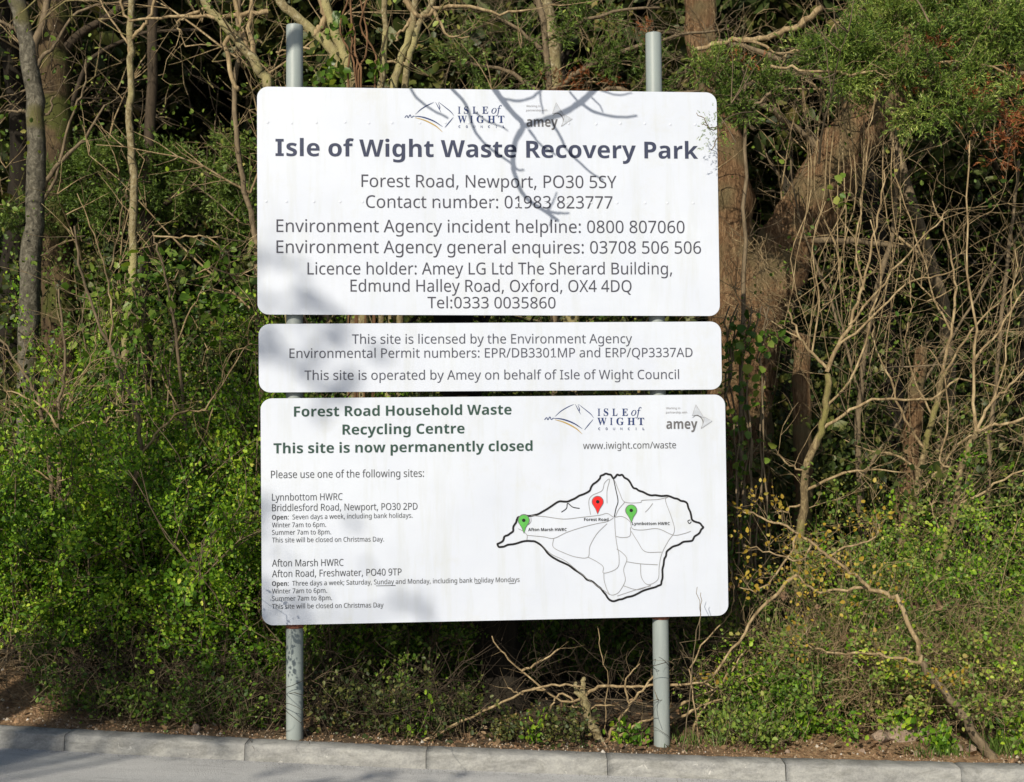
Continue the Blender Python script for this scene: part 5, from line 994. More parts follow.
traced_tree('yellow_sapling', 'slim pale yellow barked sapling standing left of the sign', 'sapling', 8.9,
  [([(112, 690), (116, 560), (120, 440), (124, 350), (131, 290), (133, 265), (132, 235), (134, 200), (132, 160), (130, 120), (131, 70), (131, 30), (133, -20), (136, -60)], 5.2, 3.0),
   ([(133, 38), (143, 28), (151, 14), (156, -8), (158, -40)], 2.2, 1.4), ([(131, 26), (124, 10), (120, -20)], 1.6, 1.0), ([(131, 60), (126, 40), (112, 20), (96, -6)], 1.2, .8)],
  'lichen', 64, (10, .4, .003, 1), 'twig', leaf=('leaf_bright', .03, .02, 1, .1))
traced_tree('curved_sapling', 'thin curved brown stem hanging beside the top left corner of the sign', 'sapling', 8.6,
  [([(262, 560), (262, 400), (258, 300), (253, 225), (243, 180), (235, 128), (237, 70), (239, 20), (240, -40)], 3.2, 2.4)],
  'twig2', 66, (14, .35, .003, 1), 'twig')

# coppiced multi-stem tree behind the top of the sign
traced_tree('coppiced_tree', 'many-stemmed lichened tree rising behind the top edge of the sign beside the left post', 'tree', 8.5,
  [([(352, 640), (352, 400), (352, 200), (350, 95), (340, 68), (330, 48), (316, 33), (296, 17), (278, -4), (262, -40)], 6.5, 4.2),
   ([(360, 640), (362, 400), (362, 200), (358, 96), (352, 74), (340, 46), (332, 22), (324, -2), (320, -50)], 6.5, 4.4),
   ([(372, 640), (380, 400), (381, 200), (381, 90), (384, 50), (384, 0), (385, -50)], 4, 2.8),
   ([(380, 640), (390, 400), (394, 200), (395, 92), (400, 62), (408, 38), (414, 14), (418, -40)], 4.5, 3.6),
   ([(385, 640), (398, 400), (402, 200), (403, 88), (411, 53), (420, 22), (430, 5), (450, -30)], 3.8, 2.8),
   ([(340, 640), (300, 400), (278, 200), (268, 90), (258, 68), (249, 54), (236, 38), (220, 20), (205, 2), (190, -30)], 5.5, 4),
   ([(240, 26), (226, 44), (232, 78), (238, 90)], 2.6, 2.4), ([(316, 35), (322, 26), (324, 12), (318, -6)], 4, 3), ([(254, 60), (250, 30), (252, -6), (254, -40)], 3, 2.2),
   ([(268, 12), (244, 14), (220, 17), (196, 16), (168, 16), (130, 20)], 2.8, 1.2), ([(404, 0), (416, 14), (424, 18), (438, 8), (462, 6), (500, 14), (530, 10)], 3, 1.2),
   ([(412, 14), (408, 26), (398, 34), (396, 40)], 2, 1), ([(434, 10), (442, 28), (452, 38), (470, 36)], 1.8, .8), ([(205, 8), (190, 14), (178, 22), (182, 34)], 2, .8),
   ([(235, 0), (241, 29), (252, 58)], 2.6, 2), ([(384, 61), (400, 62), (408, 64)], 1.4, 1), ([(310, 49), (290, 49), (276, 52)], 1.3, 1)],
  'lichen', 68, (60, .35, .0032, 1), 'twig', trunk_n=6)
# flaky creeper stems and ivy around it
p = Plant(70); Y = 8.25; t = thing('creeper', 'russet flaky creeper stems climbing behind the top edge of the sign', 'creeper', loc=base_of(at(362, 600, Y)))
for k in range(6):
    x0 = 350 + k * 4
    p.pxlimb([(x0, 640), (x0 + p.py.uniform(-8, 8), 300), (x0 + p.py.uniform(-6, 6), 90), (x0 + p.py.uniform(-8, 8), 55), (x0 + p.py.uniform(-12, 4), 25), (x0 + p.py.uniform(-14, 6), -20)], Y, 1.3, 1.0, 5, .15, .005)
p.build('stems', MAT['twigred'], t)
A = np.array([at(p.py.gauss(332, 9), p.py.gauss(78, 10), Y + p.py.uniform(-.1, .15)) for _ in range(90)] + [at(p.py.gauss(342, 5), p.py.gauss(28, 8), Y) for _ in range(25)] + [at(p.py.gauss(376, 5), p.py.gauss(72, 8), Y) for _ in range(25)])
leaves('foliage', MAT['leaf_ivy'], t, A, np.tile([0, -.4, .3], (len(A), 1)), p.r, .042, .034, .02)

# bare saplings in the left hedge
traced_tree('bare_sapling', 'bare forked sapling arching up through the left hedge nearest the sign', 'sapling', 7.75,
  [([(85, 640), (92, 585), (105, 552), (120, 527), (131, 500), (138, 469), (141, 433), (132, 400), (112, 352), (94, 310), (80, 262), (74, 228)], 3.6, 1.0),
   ([(139, 462), (152, 440), (169, 420), (190, 412), (205, 408), (222, 385), (238, 360), (250, 340)], 1.8, .7), ([(110, 350), (112, 300), (102, 262), (90, 225), (77, 195)], 1.5, .6), ([(110, 270), (118, 235), (124, 200), (128, 190)], 1.2, .6),
   ([(105, 552), (98, 530), (90, 470), (96, 420)], 1.4, .6), ([(126, 512), (112, 480), (76, 478), (55, 482)], 1.3, .7)],
  'twig2', 72, (30, .4, .003, 1), 'twig')
traced_tree('bare_sapling', 'straight grey bare sapling at far left in the hedge', 'sapling', 7.9,
  [([(62, 660), (61, 546), (60, 484), (58, 430), (60, 400), (64, 370), (63, 330), (58, 290)], 3.0, .9), ([(60, 440), (80, 424), (104, 421), (125, 400)], 1.4, .6), ([(59, 430), (40, 405), (12, 392), (-8, 388)], 1.6, .7), ([(59, 452), (36, 430), (14, 402), (-4, 380)], 1.3, .6), ([(61, 400), (76, 384), (92, 356), (96, 336)], 1.2, .6)],
  'twig2', 74, (36, .42, .003, 1), 'twig')
traced_tree('bare_sapling', 'thin bare stem left of the straight grey sapling, bowed outward', 'sapling', 8.0,
  [([(54, 640), (52, 505), (49, 464), (42, 413), (28, 380), (10, 352), (-10, 330)], 2.6, 1), ([(47, 450), (62, 420), (72, 395), (80, 370)], 1.2, .6), ([(50, 480), (30, 466), (14, 455), (0, 448)], 1.2, .6)],
  'twig2', 76, (26, .36, .003, 1), 'twig')
traced_tree('bare_sapling', 'pale bare twigs reaching in front of the sign side at mid height on the left', 'sapling', 8.2,
  [([(195, 640), (192, 520), (186, 430), (178, 350), (168, 290), (158, 250), (152, 234)], 2.4, .8), ([(154, 236), (180, 238), (206, 236), (232, 240), (256, 238)], 1.4, .8), ([(206, 236), (222, 250), (236, 258), (250, 250)], 1.2, .6), ([(190, 470), (206, 430), (220, 380), (232, 352), (256, 344)], 1.4, .7), ([(184, 420), (160, 372), (140, 350)], 1.2, .6),
   ([(196, 274), (212, 268), (236, 276), (254, 268)], 1.2, .7), ([(176, 345), (196, 300), (210, 290), (254, 300)], 1.2, .6)],
  'twig2', 78, (44, .34, .0028, 1), 'twig')
traced_tree('bare_sapling', 'short leaning grey stems at the bottom left behind the sandy heap', 'sapling', 7.4,
  [([(18, 708), (24, 680), (38, 662), (56, 646), (70, 650)], 2.2, 1), ([(62, 700), (60, 670), (56, 648)], 1.5, 1), ([(2, 690), (8, 650), (14, 610), (12, 570)], 1.6, .8), ([(156, 672), (170, 670), (188, 662)], 2, 1.4), ([(55, 646), (70, 620), (80, 590)], 1.2, .6)],
  'twig', 80, (20, .25, .0025, 1), 'twig2')

# ivy with pale leaves climbing left of the sign
p = Plant(82); Y = 8.35; t = thing('ivy', 'pale green ivy leaves clustered around the yellow sapling left of the sign', 'ivy', loc=base_of(at(130, 640, Y)))
for k in range(10):
    x0 = 90 + k * 9; p.pxlimb([(x0 + 10, 640), (x0 + 6, 480), (x0, 380), (x0 + p.py.uniform(-12, 12), 310), (x0 + p.py.uniform(-15, 15), 280)], Y, 1.2, .7, 4, .1, .02)
p.build('stems', MAT['twig2'], t)
A = [at(p.py.gauss(130, 26), p.py.gauss(312, 24), Y + p.py.uniform(-.15, .2)) for _ in range(420)] + [at(p.py.gauss(98, 10), p.py.gauss(372, 16), Y) for _ in range(70)] + [at(p.py.gauss(215, 28), p.py.gauss(300, 30), Y + .2) for _ in range(320)] + [at(p.py.gauss(160, 6), p.py.gauss(273, 8), Y) for _ in range(40)]
leaves('foliage', MAT['leaf_ivy'], t, np.array(A), np.tile([0, -.5, -.2], (len(A), 1)), p.r, .043, .036, .03)

# ---- soft yew foliage upper left ----
def conifer(name, label, Y, clumps, limbs, seed, mat='needle', wood='twig2', dens=900, dead=(), group=None, base=None, nl=.022, nw=.0042, per=16, spray=.11, twigs=40, bare=0, trunk=None):
    bp = at(*(base or (clumps[0][0], 600)), Y); t = thing(name, label, 'tree', group, base_of(bp)); p = Plant(seed)
    if trunk:
        q = Plant(seed + 7)
        for pts, r0, r1 in trunk[1]: q.pxlimb(pts, Y, r0, r1, 20, .09, .012)
        q.build('trunk', MAT[trunk[0]], t)
    for pts, r0, r1 in limbs:
        L, rr = p.pxlimb(pts, Y, r0, r1, 6, .07, .01); p.twigs_on(L, rr, twigs // len(limbs), .4, .0035, 1, 4, .2, -.01, ang=(30, 80))
    mk = lambda cl: [(at(c[0], c[1], Y + (c[4] if len(c) > 4 else 0)), (c[2] * Y / F_PX, (c[2] + c[3]) * .5 * Y / F_PX, c[3] * Y / F_PX)) for c in cl]
    W = Tubes(); sprays('foliage', MAT[mat], t, mk(clumps), p.r, dens, spray, nl, nw, per, wood=W)
    if dead: sprays('dead_foliage', MAT['needle_dead'], t, mk(dead), p.r, dens * .7, spray, nl, nw, per, wood=W)
    for a, f_, c_ in zip(W.V[::2], W.F, W.caps): pass
    p.T.V += W.V; 
    off = p.T.n
    p.T.F += [f_ + off for f_ in W.F]; p.T.caps = getattr(p.T, 'caps', []) + [c_ + off for c_ in W.caps]; p.T.n += W.n
    p.build('branches', MAT[wood], t)
    return t
conifer('yew_tree', 'soft green yew foliage in the shade behind the yellow sapling at upper left', 10.8,
  [(80, 165, 40, 22), (120, 150, 40, 20), (165, 170, 40, 24), (210, 185, 34, 28), (60, 190, 30, 20), (150, 205, 50, 20), (100, 210, 40, 18), (240, 215, 30, 30), (240, 150, 20, 14), (20, 215, 26, 18)],
  [([(150, 560), (148, 400), (146, 250), (150, 120), (155, -60)], 9, 5), ([(147, 230), (120, 190), (80, 170), (40, 180)], 3, 1.5), ([(147, 220), (190, 190), (240, 190)], 3, 1.5)], 84, 'needle_dim', 'twigdark', 850, nl=.028, nw=.006, base=(150, 560))

# ---- right side: big leaning conifer ----
RT = ('conif', [([(742, 720), (740, 560), (738, 430), (742, 370), (750, 322), (768, 278), (794, 234), (822, 190), (850, 146), (880, 100), (910, 50), (945, -20)], 36, 24),
                ([(736, 430), (730, 340), (730, 270), (732, 200), (726, 140), (714, 90), (702, 30), (695, -60)], 24, 14)])
conifer('leaning_conifer', 'big red-brown forked conifer trunk leaning right, with green sprays across the top right', 10.0,
  [(830, 66, 34, 20, -1.4), (925, 6, 26, 14, -1.2), (880, 2, 30, 10, -1.2), (960, -4, 40, 14, -1.3), (862, 44, 36, 22, -1.4), (888, 26, 30, 18, -1.3), (905, 62, 34, 20, -1.5), (850, 82, 26, 12, -1.4), (812, 50, 18, 14, -1.3), (935, 40, 26, 18, -1.4), (942, 92, 26, 16, -1.5), (960, 112, 24, 12, -1.6), (925, 118, 20, 9, -1.6), (905, 122, 14, 7, -1.6),
   (980, 28, 26, 16, -1.5), (1010, 18, 26, 18, -1.5), (1000, 55, 26, 12, -1.4), (1040, 50, 30, 24, -1.5), (970, 66, 24, 12, -1.5), (1020, 100, 14, 16, -1.6), (838, 78, 12, 8, -1.5), (880, 80, 30, 14, -1.4)],
  [([(880, 90), (840, 84), (800, 72), (760, 78)], 4, 2), ([(900, 60, 9.6), (940, 66, 9.2), (985, 66, 8.8), (1030, 78, 8.6)], 4, 2), ([(910, 30, 9.6), (960, 20, 9), (1020, 10, 8.6)], 4, 2), ([(890, 80, 9.6), (930, 96, 9), (960, 104, 8.6), (1000, 100, 8.5)], 3, 1.6), ([(890, 84, 9.8), (850, 60, 9.2), (820, 56, 8.7)], 4, 2), ([(900, 66, 9.6), (880, 44, 9.0), (862, 40, 8.7)], 3, 1.6),
   ([(840, 170), (800, 130), (770, 110), (735, 95)], 4, 2), ([(780, 60), (740, 45), (700, 40), (660, 30)], 3, 1.5)],
  86, 'needle', 'twig2', 1300, nl=.026, nw=.005, spray=.085, dead=[(1008, 112, 6, 14, -1.7), (1010, 138, 6, 12, -1.7), (1000, 160, 9, 5, -1.7), (975, 98, 12, 6, -1.6), (905, 80, 14, 4, -1.5), (942, 50, 12, 5, -1.5), (965, 140, 3, 3, -1.6), (1012, 84, 5, 7, -1.5)], base=(742, 640), trunk=RT, twigs=90)
conifer('cypress_bush', 'green cypress sprays beside the right post, overlapping the top right corner of the sign', 8.6,
  [(712, 72, 18, 14), (735, 86, 22, 14), (758, 78, 20, 12), (722, 102, 16, 14), (748, 108, 16, 12), (775, 92, 14, 10), (700, 62, 12, 8), (735, 60, 14, 7), (720, 125, 9, 6)],
  [([(745, 640), (742, 400), (744, 240), (746, 130), (742, 70)], 2.6, 1.6), ([(755, 130), (735, 108), (712, 90), (700, 70)], 2.2, 1.2), ([(752, 110), (772, 92), (790, 84)], 2, 1)], 88, 'needle', 'twig2', 1500, nl=.024, nw=.005, spray=.08, base=(770, 640), twigs=30, dead=[(745, 64, 12, 4)])
conifer('cypress_bush', 'brown twiggy cypress showing above the top edge of the sign between the posts', 9.6,
  [(465, 60, 22, 12), (520, 50, 20, 16), (560, 38, 20, 12), (600, 62, 26, 16), (640, 52, 16, 14), (500, 26, 20, 10), (570, 10, 30, 10), (620, 20, 20, 10), (650, 84, 20, 10), (545, 76, 26, 8), (480, 92, 40, 12)],
  [([(560, 640), (556, 400), (552, 200), (548, 90), (540, 0), (536, -60)], 4.5, 3), ([(550, 100), (500, 70), (450, 60)], 3, 1.2), ([(550, 90), (600, 60), (660, 40), (720, 30)], 3, 1.2), ([(548, 60), (520, 30), (480, 10)], 2.6, 1.2), ([(548, 110), (610, 90), (650, 96), (700, 90)], 2.6, 1.2), ([(546, 40), (600, 16), (660, 8)], 2.4, 1.2)],
  90, 'needle_dim', 'twig2', 600, nl=.026, nw=.0055, base=(560, 640), twigs=150, dead=[(600, 84, 26, 5), (640, 30, 14, 6), (560, 88, 30, 5)])
# a few lichened trunks behind the top
traced_tree('lichened_tree', 'lichened trunk behind the sign just left of the right post top', 'tree', 10.4,
  [([(585, 600), (570, 300), (556, 100), (552, 40), (545, 0), (540, -60)], 9, 7)], 'lichen', 92, (10, .5, .004, 1), 'twig2')
traced_tree('lichened_tree', 'yellow mossy trunk right of the right post top', 'tree', 10.8,
  [([(745, 600), (730, 300), (718, 100), (708, 50), (700, 0), (696, -60)], 8, 6)], 'mossy', 93, (10, .5, .004, 1), 'twig2')
p = Plant(94); t = thing('dead_branch', 'long pale dead branch lying across the conifer at the top right of the sign', 'branch', loc=base_of(at(700, 640, 9.3)))
for pts, r0, r1 in (([(692, 50), (720, 44), (746, 40), (772, 36), (800, 24), (822, 8)], 2.2, 3.6), ([(746, 40), (780, 54), (800, 52), (830, 56)], 1.5, 1), ([(800, 52), (820, 44), (832, 30), (850, 10)], 1.2, .8), ([(770, 66), (800, 70), (850, 72), (900, 70), (960, 62), (1024, 78)], 1.6, 1.1)):
    L, rr = p.pxlimb(pts, 9.3 if pts[0][0] != 770 else 8.5, r0, r1, 7, .08, .01); p.twigs_on(L, rr, 14, .4, .003, 1, 3, .2, -.01)
p.build('dead_twigs', MAT['twig'], t)

# dead hanging twigs by the right edge of the sign
p = Plant(96); t = thing('dead_vine', 'mass of dry hanging vine twigs right of the sign against the conifer trunk', 'vine', loc=base_of(at(740, 640, 9.0)))
for k in range(70):
    s_ = at(p.py.uniform(722, 775), p.py.uniform(225, 330), 9.0 + p.py.uniform(-.3, .3)); p.grow(tuple(s_), (p.py.gauss(0, .6), p.py.gauss(0, .3), -.5), .35, .0028, 1, 3, .3, -.05, seg=7)
for k in range(14):
    x0 = p.py.uniform(800, 900); p.pxlimb([(x0, p.py.uniform(60, 120)), (x0 + p.py.uniform(-14, 14), 190), (x0 + p.py.uniform(-25, 18), 260), (x0 + p.py.uniform(-40, 10), p.py.uniform(280, 420))], 8.9, .75, .4, 4, .1, .004)
p.build('stems', MAT['twig'], t)

# ivy on the right beside the sign
p = Plant(98); Y = 8.0; t = thing('ivy', 'yellow-green ivy climbing beside the right edge of the middle sign panel', 'ivy', loc=base_of(at(740, 640, Y)))
for k in range(9):
    x0 = 722 + k * 5; p.pxlimb([(x0 + 4, 700), (x0, 560), (x0 + p.py.uniform(-6, 8), 440), (x0 + p.py.uniform(-6, 10), 360), (x0 + p.py.uniform(-6, 14), 310)], Y, 1.3, .8, 4, .1, .015)
p.build('stems', MAT['twig2'], t)
A = [at(p.py.gauss(738, 12), p.py.uniform(320, 480), Y + p.py.uniform(-.12, .15)) for _ in range(170)] + [at(p.py.gauss(745, 14), p.py.gauss(345, 16), Y) for _ in range(110)] + [at(p.py.gauss(785, 8), p.py.gauss(335, 10), Y) for _ in range(16)] + [at(p.py.gauss(840, 5), p.py.gauss(195, 12), Y + .5) for _ in range(14)]
leaves('foliage', MAT['leaf_ivy'], t, np.array(A), np.tile([0, -.5, -.2], (len(A), 1)), p.r, .040, .034, .03)

# ---- right: tall bare multi-stemmed shrubs ----
traced_tree('bare_shrub', 'tall bare many-branched shrub nearest the right side of the sign', 'shrub', 8.3,
  [([(792, 700), (796, 620), (797, 560), (803, 510), (806, 469), (818, 438), (826, 410), (828, 375)], 5.0, 3.2),
   ([(827, 372), (838, 345), (849, 325), (860, 295), (868, 262), (878, 215), (884, 170)], 3, 1), ([(827, 368), (812, 352), (800, 338), (790, 318), (786, 305)], 2.4, 1), ([(849, 325), (870, 300), (900, 262), (930, 230), (948, 210)], 1.8, .7), ([(838, 345), (872, 318), (905, 285), (936, 276), (960, 268)], 1.8, .7),
   ([(820, 432), (850, 410), (880, 400), (930, 398), (960, 380), (1010, 390)], 2.4, 1), ([(806, 490), (843, 474), (869, 469), (905, 474)], 2.2, 1), ([(806, 470), (790, 465), (775, 450), (765, 430)], 1.5, .7), ([(800, 505), (780, 512), (760, 510)], 1.6, .8), ([(824, 410), (850, 380), (868, 330), (880, 270), (872, 220)], 1.8, .8),
   ([(864, 290), (856, 250), (862, 200), (868, 140), (876, 96)], 1.4, .8), ([(800, 338), (770, 320), (740, 300), (735, 280)], 1.2, .6), ([(812, 352), (820, 300), (812, 250), (824, 200)], 1.4, .6)],
  'stem', 110, (100, .5, .0025, 1), 'twig', kids=3)
traced_tree('bare_shrub', 'bare pale stem shrub with a straw-coloured lower stem in the middle of the right thicket', 'shrub', 8.6,
  [([(890, 700), (894, 620), (897, 561), (905, 530), (915, 495), (925, 449), (936, 402), (945, 372)], 4.4, 2.6),
   ([(940, 385), (948, 345), (955, 307), (952, 270), (946, 230), (930, 200)], 2.4, .8), ([(925, 449), (905, 420), (890, 380), (876, 350), (872, 320)], 2, .8), ([(915, 495), (940, 470), (962, 440), (1000, 430)], 2, 1), ([(932, 415), (915, 380), (905, 340), (915, 300)], 1.6, .7), ([(945, 372), (965, 340), (990, 310), (1022, 280)], 1.8, .7),
   ([(920, 470), (895, 455), (866, 450), (845, 440)], 1.8, .7), ([(950, 330), (935, 300), (920, 250), (900, 190), (893, 140)], 1.4, .7), ([(905, 530), (930, 505), (960, 500), (1000, 470)], 1.6, .7)],
  'stem', 112, (90, .5, .0025, 1), 'twig', kids=3)
traced_tree('bare_shrub', 'bare branching shrub at the right edge of the thicket', 'shrub', 8.1,
  [([(930, 700), (934, 620), (938, 566), (951, 525), (961, 474), (970, 445), (976, 431)], 4.0, 2.6), ([(976, 431), (972, 392), (975, 330), (966, 250), (970, 140)], 2.6, .9), ([(976, 431), (1000, 424), (1024, 420), (1060, 410)], 2.6, 1.4), ([(976, 431), (990, 405), (1005, 390), (1024, 370), (1050, 340)], 2.4, 1),
   ([(961, 474), (940, 460), (948, 420), (945, 380), (930, 350)], 1.8, .7), ([(955, 510), (985, 490), (1024, 470), (1060, 466)], 2, 1), ([(974, 360), (1000, 330), (1024, 290), (1050, 260)], 1.8, .8), ([(945, 545), (935, 520), (930, 500)], 1.3, .6), ([(990, 405), (1005, 360), (1010, 310), (1016, 250)], 1.4, .6)],
  'stem', 114, (90, .45, .0025, 1), 'twig', kids=3)
traced_tree('bare_shrub', 'grey bare shrub deep in the shade right of centre of the thicket', 'shrub', 9.6,
  [([(860, 640), (862, 540), (858, 440), (866, 340), (890, 240), (900, 160)], 4, 2), ([(860, 480), (900, 420), (950, 340), (1000, 260), (1030, 220)], 2.4, 1.2), ([(862, 400), (830, 300), (800, 220), (790, 160)], 2.2, 1), ([(975, 640), (985, 540), (990, 440), (1000, 340), (1010, 240), (1020, 160)], 3.5, 2)],
  'twig2', 116, (60, .7, .004, 1), 'twig2', kids=4)
traced_tree('broken_trunk', 'short reddish dead trunk standing under the conifer right of the sign', 'tree', 9.4,
  [([(806, 700), (803, 560), (802, 430), (801, 345), (800, 338)], 10, 8)], 'conif', 118, (4, .3, .003, 0), 'twig2')
traced_tree('broken_trunk', 'broken russet trunk behind the straw-coloured stem on the right', 'tree', 9.6,
  [([(896, 700), (900, 560), (912, 440), (918, 380), (922, 350)], 12, 6), ([(812, 240), (840, 240), (870, 243), (905, 245)], 3.5, 2.5)], 'conif', 119, (10, .4, .004, 1), 'twig2')
# fallen leaning branch with yellow buds
def budded(seed):
    limbs = [([(995, 764, 6.98), (976, 735, 7.0), (956, 704, 7.0), (933, 679, 7.0), (920, 663, 7.0)], 5.2, 3.4), ([(920, 663, 7.0), (889, 656, 7.02), (860, 654), (833, 653), (812, 648), (797, 642)], 1.7, .7), ([(920, 663, 7.0), (916, 640, 7.0), (900, 602, 7.02), (885, 594, 7.03), (869, 587, 7.05), (850, 572, 7.08), (828, 556, 7.1), (812, 543, 7.12), (797, 533, 7.15), (778, 523, 7.18), (761, 518, 7.2), (742, 511, 7.24)], 2.6, .8),
             ([(797, 535), (790, 555), (760, 590), (740, 588)], 1.3, .6), ([(828, 556), (850, 545), (872, 540), (880, 525)], 1.2, .6), ([(812, 543), (800, 560), (770, 552), (745, 545)], 1.2, .6), ([(797, 575), (760, 610), (738, 640), (712, 676)], 1.8, 1.2), ([(869, 587), (840, 590), (815, 590), (797, 575)], 1.6, 1)]
    t, q = traced_tree('budding_oak', 'leaning oak branch with yellow buds growing over the kerb at bottom right', 'tree', 7.12, limbs, 'twig2', seed, (70, .2, .002, 1), 'twig', kids=3)
    leafy(q, 'buds', MAT['bud'], t, 1, .019, .013, frac=.75, clip=lambda A: A[:, 2] > .3)
    return t
budded(130)

# ---- right undergrowth ----
RG = 'bramble bushes of the right thicket'
for i, (px, Y, w, h, lab) in enumerate([(770, 7.45, .55, .5, 'low bramble bush just right of the grass tuft by the right post'), (825, 7.5, .7, .85, 'bramble bush behind the orange soil, left of the rubble heap'),
        (890, 7.6, .8, 1.0, 'bramble bush with green shoots behind the rubble heap'), (960, 7.65, .8, 1.15, 'bramble bush behind the leaning oak branch'), (1020, 7.5, .7, 1.2, 'bramble bush cut by the right edge of the photo'),
        (900, 8.3, 1.0, 1.3, 'taller green bramble bush in the second row of the right thicket'), (1000, 8.4, 1.0, 1.55, 'tall green bramble bush in the second row at the right edge')]):
    x = float(at(px, 650, Y)[0])
    shrub('bramble_bush', lab, 'bush', x, Y, w, .55, h, 30, 140 + i, ('leaf_bramble' if i % 3 else 'leaf_bright', .018, .013, 7 if i < 5 else 9), wood='twig', group=RG, rad=.0034, kids=4, frac=.42 if i < 5 else .55, wob=.24)
for i, (px, w, lab) in enumerate(((800, .8, 'tangle of straw-coloured twigs in the left part of the right thicket'), (880, .8, 'tangle of straw-coloured twigs behind the rubble heap'), (980, .9, 'tangle of straw-coloured twigs around the leaning oak branch'))):
    twig_tangle('brush_tangle', lab, float(at(px, 650, 7.4)[0]), 7.4, w, .5, .8, 150, 330 + i, 'twig', L=.5, rad=.002)
sprout('bright green sprout by the rubble heap', 905, 7.2, .2, 45, n=9); sprout('green leafy weed left of the rubble heap behind the kerb', 800, 7.25, .16, 46, n=9, L=.034); sprout('broad-leaved weed behind the kerb right of the grass tuft', 765, 7.2, .14, 47, n=9, L=.04)
sprout('green sprout between the rubble stones and the leaning branch', 935, 7.08, .12, 48, n=9); sprout('green weed at the bottom right corner', 1010, 7.2, .22, 49, n=9)
def tuft(label, px, Y, h, n, seed, sp=.05):
    x = float(at(px, 745, Y)[0]); rng = np.random.default_rng(seed)
    B = np.stack([x + rng.normal(0, sp, n), Y + rng.normal(0, sp * .6, n), np.zeros(n)], 1); B[:, 2] = H(B[:, 0], B[:, 1]) - .005
    D = np.stack([rng.normal(0, .28, n), rng.normal(0, .2, n), np.ones(n)], 1)
    o = blades('grass_tuft', MAT['grass'], None, B, D, h, .005, rng, .35); tag(o, label, 'grass tuft')
tuft('tall thin grass blades just right of the right post', 719, 7.06, .22, 9, 1, .02)
tuft('short green grass tuft beside the rubble heap near the kerb', 946, 7.03, .06, 90, 2, .05)
tuft('green grass tuft in the bottom right corner behind the kerb', 1002, 7.05, .12, 110, 3, .07)
tuft('small grass tuft in front of the rubble heap', 925, 7.0, .045, 70, 4, .06)
tuft('low green grass behind the kerb at the foot of the right post', 690, 7.15, .07, 120, 5, .12)

# ---- rubble ----
m, nt, b = M('pinkish_stone'); f = noise(nt, 30, 6, .65, geo_pos(nt)); f2 = noise(nt, 7, 3, .5, geo_pos(nt))
nt.links.new(mix(nt, f2, ramp(nt, f, [(.3, (.15, .10, .07)), (.5, (.30, .22, .17)), (.7, (.50, .42, .34))]), (.30, .22, .16)), b.inputs['Base Color']); b.inputs['Roughness'].default_value = .95; bump(nt, b, f, .9, .012); MAT['stone'] = m
def rock(label, px, py, Y, rx, rz, seed, mat='stone'):
    import bmesh
    x = float(at(px, py, Y)[0]); rng = np.random.default_rng(seed)
    bm = bmesh.new(); bmesh.ops.create_icosphere(bm, subdivisions=3, radius=1)
    sx, sz = rx * Y / F_PX, rz * Y / F_PX
    planes = [(lambda v: v / np.linalg.norm(v))(rng.normal(0, 1, 3)) for _ in range(14)]; dist = rng.uniform(.55, .92, 14)
    for v in bm.verts:
        c = np.array(v.co)
        for q, dd in zip(planes, dist):
            e = c.dot(q) - dd
            if e > 0: c = c - q * e * .95
        c += rng.normal(0, .02, 3)
        v.co = (c[0] * sx, c[1] * sx * .7, c[2] * sz)
    me = bpy.data.meshes.new('rock'); bm.to_mesh(me); bm.free(); me.materials.append(MAT[mat])
    o = link(bpy.data.objects.new('rock', me)); o.location = (x, Y, float(H(x, Y)) + sz * .35); o.rotation_euler = (0, 0, rng.uniform(0, 6)); tag(o, label, 'stone', 'rubble stones on the verge'); return o
rock('largest pinkish brown rubble lump behind the kerb', 903, 738, 7.24, 27, 13, 1)
rock('flat rubble lump left of the largest lump', 880, 744, 7.16, 15, 9, 2)
rock('rubble lump right of the largest lump, near the leaning branch', 930, 742, 7.2, 15, 10, 3)
rock('pale squarish stone between the grass tufts and the leaning branch', 972, 748, 7.06, 9, 7, 4)
rock('pale flat stone left of the squarish one', 957, 744, 7.08, 9, 5, 5)
rock('small stone in front of the largest rubble lump', 916, 752, 7.0, 5, 3, 6)
rock('small brown stone standing alone behind the kerb left of the left post', 195, 734, 6.96, 6, 6, 7)
for k, (px, lab) in enumerate(((787, 'pebble on the orange soil right of the grass tuft'), (862, 'small pale pebble left of the rubble heap'), (27, 'pebble on the sandy heap'))): rock(lab, px, 750, 7.0 if px > 100 else 7.3, 3.5, 2.5, 20 + k)
# dead leaves caught low in the right thicket
rng = np.random.default_rng(5); 
for lab, px, py, Y in (('dead leaf caught on the left edge of the bottom sign panel', 265, 481, 6.98),):
    leaves_o = leaves('dead_leaf', MAT['deadleaf'], None, np.array([at(px, py, Y)]), np.array([[.6, -.2, .2]]), rng, .05, .035, 0.0); tag(leaves_o, lab, 'leaf')
A = [at(rng.uniform(770, 1020), rng.uniform(600, 740), 7.45 + rng.uniform(-.2, .3)) for _ in range(120)]
tag(leaves('dead_leaves', MAT['deadleaf'], None, np.array(A), np.tile([0, -.3, -.2], (len(A), 1)), rng, .045, .03, .02), 'scattered curled dead leaves caught in the right thicket', 'dead leaves', kind='stuff')
n = 5000; x = rng.uniform(-5, 5, n); y = KY + .1 + np.abs(rng.normal(0, 1.2, n)); z = H(x, y) + .008
tag(leaves('leaf_litter', MAT['deadleaf'], None, np.stack([x, y, z], 1), rng.normal(0, 1, (n, 3)) * [1, 1, .1], rng, .035, .022, .002, face=(0, 0, 2)), 'brown leaf litter on the woodland floor', 'leaf litter', kind='stuff')

